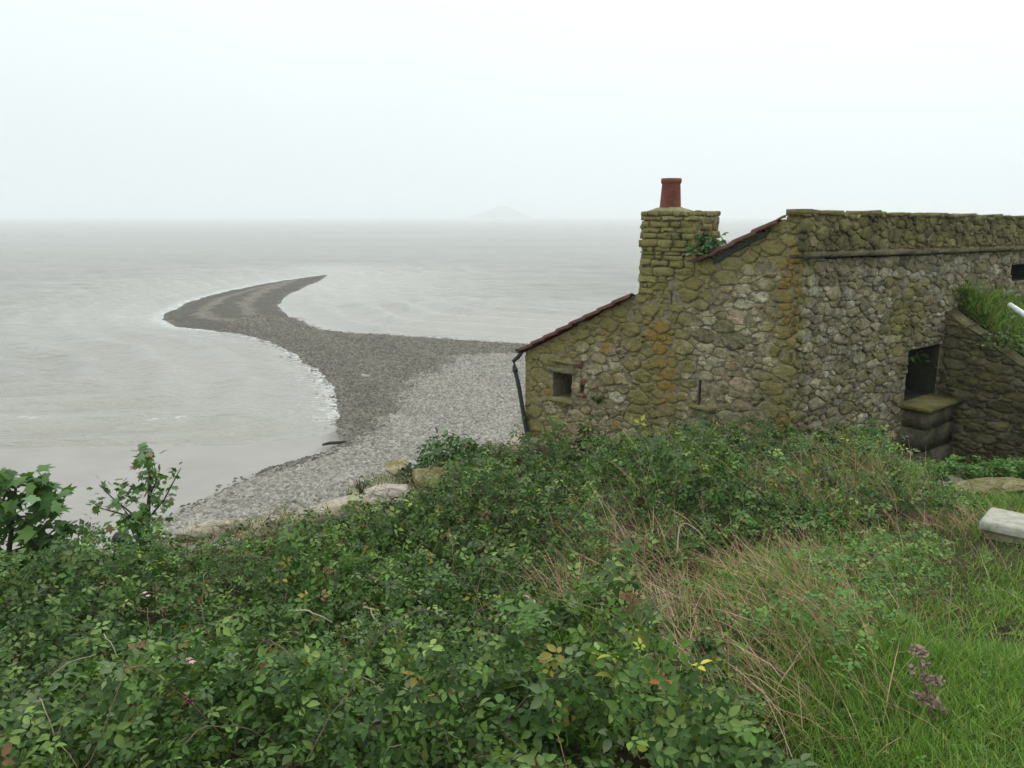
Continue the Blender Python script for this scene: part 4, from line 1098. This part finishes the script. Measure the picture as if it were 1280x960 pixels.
# a few flowers and berries
m = Mat('pink_petal', .6, .2); m.color((.55, .33, .36)); M_PETAL = m.m
m = Mat('ripening_berry', .35, .5); m.color((.12, .012, .03)); M_BERRY = m.m
def flower(p):
    V, F = [], []
    for q in range(5):
        a = q * 1.257; v = LEAFLET * np.array((1.3, 1, 1)) * .016
        V.append(np.stack([v[:, 0] * math.cos(a) - v[:, 1] * math.sin(a), v[:, 0] * math.sin(a) + v[:, 1] * math.cos(a), v[:, 2] + .003], -1)); F.append(LEAFTRI + 10 * q)
    o = child('flower', mesh_np('flower', np.vstack(V) + p, np.vstack(F), M_PETAL), bram, None); o['label'] = 'small pale pink bramble flower'
for (px_, py_, y_) in ((181, 741, 4.6), (185, 745, 4.55), (236, 824, 3.2), (240, 828, 3.15)): flower(at_y(px_, py_, y_))
def blob(c, r_, n=8):
    V, F = [], []
    for j in range(5):
        th = math.pi * (j + .01) / 4.02
        for i in range(n):
            a = 6.283 * i / n; V.append(np.array(c) + r_ * np.array((math.sin(th) * math.cos(a), math.sin(th) * math.sin(a), math.cos(th))))
    for j in range(4):
        for i in range(n): F.append((j * n + i, (j + 1) * n + i, (j + 1) * n + (i + 1) % n, j * n + (i + 1) % n))
    return V, F
for (px_, py_, y_) in ((161, 880, 2.75), (236, 876, 2.75), (118, 695, 6.2)):
    c_ = at_y(px_, py_, y_); parts = [blob(c_ + rng.normal(0, .007, 3), .006, 6) for _ in range(9)]
    child('berry', mesh_py('berry', *merge(parts), M_BERRY, True), bram, None)

# ---- green grass, dry grass
def blades(n, seed, samp, hmin, hmax, wid, lean, bend, pal, wts, lean_dir=None):
    r = np.random.default_rng(seed); x, y, z, hs = samp(r, n); k = len(x)
    h = r.uniform(hmin, hmax, k) * hs; w = r.uniform(.6, 1.3, k) * wid
    yaw = r.uniform(0, 6.283, k) if lean_dir is None else r.normal(lean_dir, .8, k)
    ln = np.abs(r.normal(lean, .22, k)); bd = r.uniform(.3, 1.2, k) * bend
    dx, dy = np.cos(yaw), np.sin(yaw); wx, wy = -dy, dx
    fa = r.uniform(-1.2, 1.2, k); wx, wy = wx * np.cos(fa) - wy * np.sin(fa), wx * np.sin(fa) + wy * np.cos(fa)
    V = np.zeros((k, 7, 3)); 
    for i, (t, ww) in enumerate(((0, 1), (.4, .85), (.75, .55))):
        off = h * (np.sin(ln) * t + bd * t * t * .6); up = h * (np.cos(ln) * t - bd * .38 * t * t)
        for s_, sg in ((0, -1), (1, 1)):
            V[:, 2 * i + s_, 0] = x + dx * off + wx * w * ww * sg * .5
            V[:, 2 * i + s_, 1] = y + dy * off + wy * w * ww * sg * .5
            V[:, 2 * i + s_, 2] = z + up
    off = h * (np.sin(ln) + bd * .6); up = h * (np.cos(ln) - bd * .38)
    V[:, 6] = np.stack([x + dx * off, y + dy * off, z + up], -1)
    TF = np.array([(0, 1, 3), (0, 3, 2), (2, 3, 5), (2, 5, 4), (4, 5, 6)])
    F = (np.arange(k) * 7)[:, None, None] + TF[None]
    return V.reshape(-1, 3), F.reshape(-1, 3), np.repeat(leaf_cols(k, pal, wts, r), 7, 0)
def cat_meshes(*sets):
    off = 0; Vs, Fs, Cs = [], [], []
    for V, F, c_ in sets: Vs.append(V); Fs.append(F + off); off += len(V); Cs.append(c_)
    return np.vstack(Vs), np.vstack(Fs), np.vstack(Cs)
GREEN = [(.095, .185, .028), (.145, .26, .038), (.20, .31, .055), (.27, .30, .09), (.07, .14, .026)]
GW = [3, 4, 2.5, 1.2, 2]
DRYP = [(.35, .22, .15), (.31, .18, .125), (.43, .32, .22), (.24, .135, .095), (.17, .19, .055)]
DW = [4, 3, 2, 2, 1.4]
def samp_green(y0, y1):
    def f_(r, n):
        y = np.sqrt(r.uniform(y0 ** 2, y1 ** 2, n)); x = r.uniform(.1, .84, n) * (y + .4)
        sd = sdist(x, y, BRAM); ok = (sd < -.02) & (x > .4) & (r.random(n) < sstep(.0, -.6, sd) * .9 + .1)
        ok &= ~((x > 5.2) & (y > 9.4)); ok &= ~((x > 3.0) & (x < 4.4) & (y > 5.15) & (y < 6.2) & (r.random(n) < .8)); ok &= ~((x > 4.8) & (x < 6.6) & (y > 8.3) & (y < 9.3) & (r.random(n) < .85)); x, y = x[ok], y[ok]
        dd = np.exp(-np.maximum(0, sdist(x, y, DRYG)) * 3)
        tall = .6 + 1.1 * fbm(x * 1.7, y * 1.7) ** 2 * 1.6
        return x, y, ground_full(x, y) - .01, tall * (.75 + .4 * sstep(-1.6, -.1, sdist(x, y, BRAM)))
    return f_
DRYG = np.array([(.45, 4.3), (.8, 5.7), (2.3, 6.5), (3.7, 7.2), (4.4, 8.1), (4.2, 6.9), (3.3, 5.4), (2.2, 4.3), (1.7, 3.6), (1.2, 3.1), (.75, 3.4)])
def samp_dry(grow=.0, dens=None):
    def f_(r, n):
        x = r.uniform(-.6, 4.7, n); y = r.uniform(2.2, 8.4, n); sd = sdist(x, y, DRYG)
        clump = fbm(x * 1.4 + 5, y * 1.4)
        ok = (sd + 1.3 * (clump - .5) > -grow) & (r.random(n) < .10 + 1.1 * sstep(.40, .62, clump)); x, y = x[ok], y[ok]
        bh, bs = bram_h(x, y)                          # stalks also stand up through the bramble's edge
        return x, y, ground_full(x, y) + np.where(bs > 0, bh * .72, 0), .75 + .5 * fbm(x * 2, y * 2)
    return f_
V, F, Cc = cat_meshes(blades(52000, 51, samp_green(1.4, 3.4), .05, .15, .0042, .35, .7, GREEN, GW), blades(52000, 52, samp_green(3.4, 9.8), .06, .17, .0062, .35, .7, GREEN, GW))
o = link('green_grass', mesh_np('green_grass', V, F, M_GRASS, cols=Cc)); tag(o, 'lush green grass along the path at lower right', kind='stuff')
V, F, Cc = cat_meshes(blades(9500, 53, samp_dry(), .16, .40, .0056, .75, 1.0, DRYP, DW, lean_dir=2.4), blades(3500, 55, samp_dry(.2), .15, .38, .0042, .5, .8, DRYP, DW), blades(11000, 56, samp_dry(.6), .1, .25, .005, .4, .7, GREEN, GW), blades(700, 57, samp_dry(.8), .2, .42, .0046, .6, .9, DRYP, DW, lean_dir=2.3), blades(2600, 54, samp_dry(.4), .25, .5, .0036, .6, .7, DRYP, DW, lean_dir=2.7))
o = link('dry_grass', mesh_np('dry_grass', V, F, M_DRY, cols=Cc)); tag(o, 'tall dry russet grass bending over between brambles and path', kind='stuff')
# low weeds among grass, in the dry grass, on the bank and at the building foot
def weed_leaves(n, seed, samp, smin, smax, pal, wts, T=compound(3)):
    r = np.random.default_rng(seed); x, y, z, hs = samp(r, n); k = len(x)
    s = r.uniform(smin, smax, k)
    M = rot_z(r.uniform(0, 6.28, k)) @ rot_x(r.normal(-.05, .4, k)) @ rot_y(r.normal(0, .35, k)) * s[:, None, None]
    return scatter(*T, M, np.stack([x, y, z + r.uniform(.02, 1, k) * .12 * hs], -1)) + (np.repeat(leaf_cols(k, pal, wts, r), len(T[0]), 0),)
WEEDP = [(.05, .125, .022), (.08, .17, .03), (.12, .215, .045), (.18, .21, .06)]; WW = [3, 4, 2, 1]
def samp_patch(cx, cy, rx, ry, hs=1.0, zf=None):
    def f_(r, n):
        a = r.uniform(0, 6.283, n); q = np.sqrt(r.random(n)); x = cx + rx * q * np.cos(a); y = cy + ry * q * np.sin(a)
        return x, y, ground_full(x, y), np.full(n, hs)
    return f_
def samp_drymix(r, n):
    x = r.uniform(.4, 4.6, n); y = r.uniform(2.0, 8.2, n); sd = sdist(x, y, DRYG)
    ok = (sd > -.3) & (y > 2.7) & ~((x > 2.95) & (y > 5.0) & (y < 6.4)) & (sdist(x, y, BRAM) < .1) & (fbm(x * 1.9 + 9, y * 1.9) < .50); x, y = x[ok], y[ok]
    return x, y, ground_full(x, y) + .12, np.full(len(x), 1.4)
def samp_thin(r, n):
    x = r.uniform(-4.5, 1.3, n); y = r.uniform(6.6, 12.5, n); u_ = (x - L2[0]) * GAB.N[0] + (y - L2[1]) * GAB.N[1]
    ok = (sdist(x, y, EDGE) > .05) & (sdist(x, y, BRAM) < .25) & (u_ > .55) & (fbm(x * 1.6, y * 1.6) > .40); x, y = x[ok], y[ok]
    return x, y, ground_full(x, y), np.full(len(x), 1.0)
V, F, Cc = cat_meshes(weed_leaves(5000, 61, samp_green(1.9, 9.5), .012, .024, WEEDP, WW), weed_leaves(9000, 62, samp_drymix, .022, .046, WEEDP, WW),
                      weed_leaves(700, 63, samp_patch(-.25, 11.0, .45, .45, 2), .04, .07, [(.08, .11, .03), (.13, .14, .04), (.06, .09, .025)], [1, 1, 1]),
                      weed_leaves(2200, 66, samp_thin, .03, .06, [(.07, .10, .03), (.12, .13, .04), (.05, .08, .025), (.15, .11, .06)], [2, 2, 2, 1]), weed_leaves(700, 64, samp_patch(-.55, 10.0, .5, .7, 2), .04, .07, [(.09, .12, .03), (.14, .14, .04), (.06, .09, .025)], [1, 1, 1]),
                      weed_leaves(1100, 65, samp_patch(6.0, 9.7, 1.0, .45, 2.5), .05, .08, WEEDP, WW))
o = link('weeds', mesh_np('weeds', V, F, M_LEAF, cols=Cc)); tag(o, 'low leafy weeds among the grass and at the wall foot', kind='stuff')
def samp_bank(r, n):
    i = r.random(n) * (nb_ - 1.01); j = r.random(n) * (mb_ - 1.01); i0, j0 = i.astype(int), j.astype(int); fi, fj = (i - i0)[:, None], (j - j0)[:, None]
    P = BANK[i0, j0] * (1 - fi) * (1 - fj) + BANK[i0 + 1, j0] * fi * (1 - fj) + BANK[i0, j0 + 1] * (1 - fi) * fj + BANK[i0 + 1, j0 + 1] * fi * fj
    return P[:, 0], P[:, 1], P[:, 2], np.full(n, 1.0)
V, F, Cc = cat_meshes(blades(4200, 71, samp_bank, .15, .42, .010, .35, .8, GREEN + [(.28, .21, .12)], GW + [4]), blades(15000, 72, samp_thin, .06, .24, .007, .4, .8, [(.13, .14, .045), (.21, .19, .075), (.09, .11, .035), (.32, .25, .15)], [3, 3, 2, 3]))
o = link('rough_grass', mesh_np('rough_grass', V, F, M_GRASS, cols=Cc)); tag(o, 'rough tussocky grass on the bank and cliff edge', kind='stuff')
V, F, Cc = weed_leaves(900, 73, samp_bank, .05, .1, WEEDP, WW)
o = link('bank_weeds', mesh_np('bank_weeds', V, F, M_LEAF, cols=Cc)); tag(o, 'leafy weeds sprouting on the bank above the wing wall', kind='stuff')

# ---- shrubs (foliage + stems)
def shrub(name, label, base, rad, height, n, smin, smax, pal, wts, seed, T=compound(1), cat='shrub', tilt=.5, mat=M_LEAF, stems=5):
    r = np.random.default_rng(seed); root = empty(name, base, label, cat)
    d = r.normal(0, 1, (n, 3)); d /= np.linalg.norm(d, axis=1, keepdims=True); d[:, 2] = np.abs(d[:, 2]) * .95
    q = r.random(n) ** .38; lump = .72 + .5 * fbm(d[:, 0] * 2.2 + seed, d[:, 1] * 2.2 + d[:, 2] * 2)
    P = d * q[:, None] * lump[:, None] * np.array((rad, rad, height)) + np.array(base)
    yaw = np.arctan2(d[:, 0] * -1, d[:, 1]) + r.normal(0, .8, n)
    M = rot_z(yaw) @ rot_x(r.normal(-.15, tilt, n)) @ rot_y(r.normal(0, .4, n)) * r.uniform(smin, smax, n)[:, None, None]
    V, F = scatter(*T, M, P)
    child('foliage', mesh_np('foliage', V, F, mat, cols=np.repeat(leaf_cols(n, pal, wts, r), len(T[0]), 0)), root, None)
    for k in range(stems):
        a = r.uniform(0, 6.28); t = r.uniform(.3, .7)
        pts = [np.array(base) - Z3 * .05, np.array(base) + np.array((math.cos(a) * rad * .3, math.sin(a) * rad * .3, height * .4)), np.array(base) + np.array((math.cos(a) * rad * t, math.sin(a) * rad * t, height * .75))]
        child('stem', mesh_py('stem', *tube(pts, [.012, .009, .004], 5), M_BARK, True), root, None)
    return root
SH = [(.022, .058, .018), (.035, .085, .025), (.055, .12, .035), (.08, .14, .05)]
q = at_y(562, 582, 10.4)
shrub('glossy_shrub', 'round dark green leafy shrub at the cliff edge against the pale beach', (q[0], 10.4, q[2] - .06), .47, .58, 760, .06, .11, [(.035, .08, .02), (.055, .12, .03), (.085, .165, .045), (.12, .19, .07)], [2, 4, 4, 2], 81)
q = at_y(520, 592, 10.0)
shrub('low_shrub', 'smaller dark shrub spilling down left of the round shrub', (q[0], 10.0, q[2] - .06), .22, .22, 160, .05, .09, SH, [4, 4, 2, 1], 82)
q = at_y(452, 612, 9.2)
shrub('sprig', 'thin little sprig beside the pinkish rock slab', (q[0], 9.2, q[2] - .05), .13, .24, 45, .04, .07, [(.06, .08, .03), (.05, .07, .03), (.1, .09, .04)], [1, 1, 1], 83, stems=4)
pcn = at_y(886, 319, RGT.p(cd * .5, 0)[1] - .2)
shrub('chimney_plant', 'leafy green plant rooted between chimney and roof tiles', tuple(pcn), .27, .32, 170, .07, .12, [(.04, .10, .035), (.07, .15, .055), (.12, .20, .09)], [2, 3, 1], 84)
q = GAB.p(*GAB.hit(750, 500), .05)
shrub('wall_tuft', 'small green tuft growing from the gable wall', tuple(q), .10, .11, 45, .03, .06, SH, [1, 2, 2, 1], 85, stems=2)
q = FRO.p(*FRO.hit(1150, 452), -.12)
shrub('niche_fern', 'dark ferny clump growing inside the black niche in the wall', tuple(q), .2, .17, 90, .05, .10, [(.02, .05, .012), (.035, .08, .02), (.06, .12, .03)], [3, 2, 1], 87, stems=3)
q = FRO.p(*FRO.hit(1164, 508), .16)
shrub('ledge_moss_tuft', 'bright green mossy tuft on the ledge below the niche', tuple(q), .16, .10, 90, .03, .06, [(.06, .13, .02), (.10, .18, .03)], [1, 1], 88, stems=2)
q = WP.p(.75, wtop(.75) + .0, -.1)
shrub('trailing_weed', 'scruffy weed trailing over the top of the wing wall', tuple(q), .34, .30, 170, .05, .10, [(.05, .10, .025), (.09, .14, .04), (.20, .17, .08)], [2, 2, 1], 89, stems=6)
q = at_y(178, 684, 7.0)
shrub('broadleaf_weed', 'bright green broad leaved weed at the foot of the thin sapling', (q[0], 7.0, q[2] - .12), .22, .26, 60, .09, .15, [(.05, .14, .03), (.08, .19, .04)], [1, 1], 86)

# ---- sycamore saplings: every leaf a part
def palmate():
    lob = [(0, 1.0), (.42, .52), (.75, .88), (1.15, .48), (1.7, .60), (2.5, .30)]
    rim = [(math.sin(a) * r_, math.cos(a) * r_ * 1.0, -.05 * r_) for a, r_ in lob] 
    left = [(-x, y, z) for x, y, z in rim[1:]][::-1]
    pts = rim + [(0, -.10, 0)] + left
    V = [(0, .08, .03)] + pts; n = len(pts)
    return np.array(V) * .55 + np.array((0, .1, 0)), np.array([(0, 1 + (i + 1) % n, 1 + i) for i in range(n)])
PV, PF = palmate()
pal_me = [mesh_np('leaf', PV, PF, M_SYC, cols=np.tile(np.array(c_), (len(PV), 1))) for c_ in [(.042, .10, .02), (.07, .15, .03), (.11, .20, .045), (.15, .24, .11), (.18, .13, .06)]]
def build_sapling(label, y, base_px, trunk_px, branch_px, clusters, seed, wts, smin, smax):
    r = np.random.default_rng(seed); b3 = at_y(*base_px, y)
    root = empty('sycamore_sapling', tuple(b3), label, 'tree', 'sycamore saplings on the cliff edge')
    tp = [at_y(px_, py_, y) for px_, py_ in trunk_px]
    child('trunk', mesh_py('trunk', *tube(tp, list(np.linspace(.028, .010, len(tp))), 7), M_BARK, True), root, None)
    for b in branch_px:
        dy = r.uniform(-.25, .25); n = len(b)
        pts = [at_y(px_, py_, y + dy * i / (n - 1)) for i, (px_, py_) in enumerate(b)]
        child('branch', mesh_py('branch', *tube(pts, list(np.linspace(.010, .004, n)), 5), M_BARK, True), root, None)
    w_ = np.array(wts, float) / sum(wts)
    for (px_, py_, sx_, sy_, n, sc_) in clusters:
        for k in range(int(n * 1.9)):
            p_ = at_y(px_ + r.normal(0, sx_), py_ + r.normal(0, sy_), y + r.normal(0, .13))
            s_ = r.uniform(smin, smax) * sc_
            o = link('leaf', pal_me[r.choice(5, p=w_)], root)
            o.matrix_parent_inverse = Matrix.Translation(-b3)
            e_ = Matrix.Rotation(r.uniform(0, 6.28), 4, 'Z') @ Matrix.Rotation(r.normal(-.55, .6), 4, 'X') @ Matrix.Rotation(r.normal(0, .4), 4, 'Y')
            o.matrix_basis = Matrix.Translation(p_) @ e_ @ Matrix.Diagonal((s_, s_, s_, 1))
build_sapling('large leaved sycamore sapling at the left edge of the frame', 6.3, (8, 730), [(6, 740), (10, 700), (14, 665), (18, 630), (20, 605)],
              [[(12, 680), (30, 655), (55, 640)], [(14, 660), (0, 640), (-25, 620)], [(18, 630), (40, 610), (58, 598)], [(12, 690), (40, 680), (70, 668), (90, 655)]],
              [(12, 600, 16, 8, 16, 1), (55, 600, 10, 6, 9, 1), (35, 622, 22, 9, 20, 1), (60, 628, 10, 9, 9, 1), (-10, 615, 16, 14, 16, 1), (15, 650, 20, 9, 18, 1),
               (45, 665, 18, 8, 12, 1.25), (60, 680, 14, 8, 8, 1.35), (25, 695, 16, 8, 10, 1.2), (85, 656, 7, 3, 4, 1)], 91, [5, 5, 3, 1.2, .15], .16, .26)
build_sapling('thin sparse sapling with small curled leaves standing against the mud', 7.2, (182, 690), [(180, 695), (183, 665), (186, 630), (188, 600), (184, 568)],
              [[(184, 650), (205, 625), (218, 600), (226, 585)], [(184, 660), (160, 638), (140, 622), (124, 606)], [(184, 655), (150, 642), (125, 635), (116, 628)], [(187, 620), (196, 600), (192, 575)], [(183, 665), (165, 650), (150, 630)]],
              [(180, 567, 7, 5, 14, .85), (186, 588, 8, 9, 16, .85), (176, 612, 12, 8, 18, .8), (150, 618, 10, 7, 12, .7), (128, 606, 6, 4, 5, .7), (118, 628, 6, 5, 6, .7), (175, 650, 14, 9, 30, 1.05),
               (205, 612, 8, 10, 8, .55), (216, 592, 4, 6, 5, .55), (228, 582, 1, 1, 1, .5), (196, 630, 10, 8, 12, .7), (140, 632, 8, 5, 7, .7)], 92, [4, 4, 2, .6, .7], .12, .19)

# ---- dry seed head plant
q = at_y(1168, 925, 2.75); bz = gz(q[0], 2.75)
sp = empty('seed_head_plant', (q[0], 2.75, bz), 'dried brown seed head plant standing in the grass beside the path', 'plant')
stem_px = [(1172, 945), (1167, 905), (1160, 870), (1152, 835), (1147, 815)]
sp_pts = [at_y(a, b, 2.75) for a, b in stem_px]; sp_pts[0][2] = min(sp_pts[0][2], bz - .02)
child('stem', mesh_py('stem', *tube(sp_pts, [.006, .006, .005, .004, .003], 6), M_SEED, True), sp, None)
for (px_, py_, n, r_) in ((1148, 818, 46, .034), (1158, 852, 40, .032), (1171, 854, 30, .026), (1150, 876, 44, .032), (1164, 880, 40, .032), (1140, 838, 9, .015), (1178, 890, 12, .018), (1156, 832, 9, .014), (1165, 898, 10, .016)):
    c_ = at_y(px_, py_, 2.75 + random.uniform(-.03, .03)); r = np.random.default_rng(px_ * 7 + py_)
    d = r.normal(0, 1, (n * 2, 3)); d /= np.linalg.norm(d, axis=1, keepdims=True); d[:, 2] = np.abs(d[:, 2]) * .8 + .05
    M = rot_z(r.uniform(0, 6.28, n * 2)) @ rot_x(r.normal(.5, .6, n * 2)) * r.uniform(.012, .024, n * 2)[:, None, None]
    V, F = scatter(LEAFLET, LEAFTRI, M, c_ + d * r_ * r.uniform(.3, 1, (n * 2, 1)))
    child('seed_head', mesh_np('seed_head', V, F, M_SEED), sp, None)
    near_ = min(sp_pts, key=lambda p: np.linalg.norm(p - c_) + (10 if p[2] > c_[2] else 0))
    child('stalk', mesh_py('stalk', *tube([near_, c_], [.003, .002], 5), M_SEED, True), sp, None)

# ------------------------------------------------------------------ haze: the misty air itself
me = bpy.data.meshes.new('haze')
X0, X1, Y0, Y1, Z0, Z1 = -7200, 7200, -300, 7400, -4, 115
me.from_pydata([(X0, Y0, Z0), (X1, Y0, Z0), (X1, Y1, Z0), (X0, Y1, Z0), (X0, Y0, Z1), (X1, Y0, Z1), (X1, Y1, Z1), (X0, Y1, Z1)], [],
               [(3, 2, 1, 0), (4, 5, 6, 7), (0, 1, 5, 4), (1, 2, 6, 5), (2, 3, 7, 6), (3, 0, 4, 7)])
hm = bpy.data.materials.new('misty_air'); hm.use_nodes = True; nt = hm.node_tree; nt.nodes.clear()
ho = nt.nodes.new('ShaderNodeOutputMaterial'); hv = nt.nodes.new('ShaderNodeVolumePrincipled')
hv.inputs['Color'].default_value = (0.97, 0.99, 1.0, 1); hv.inputs['Density'].default_value = 0.00058; hv.inputs['Anisotropy'].default_value = 0.3
nt.links.new(hv.outputs[0], ho.inputs['Volume'])
me.materials.append(hm); o = link('haze', me); tag(o, 'pale sea mist', kind='stuff')
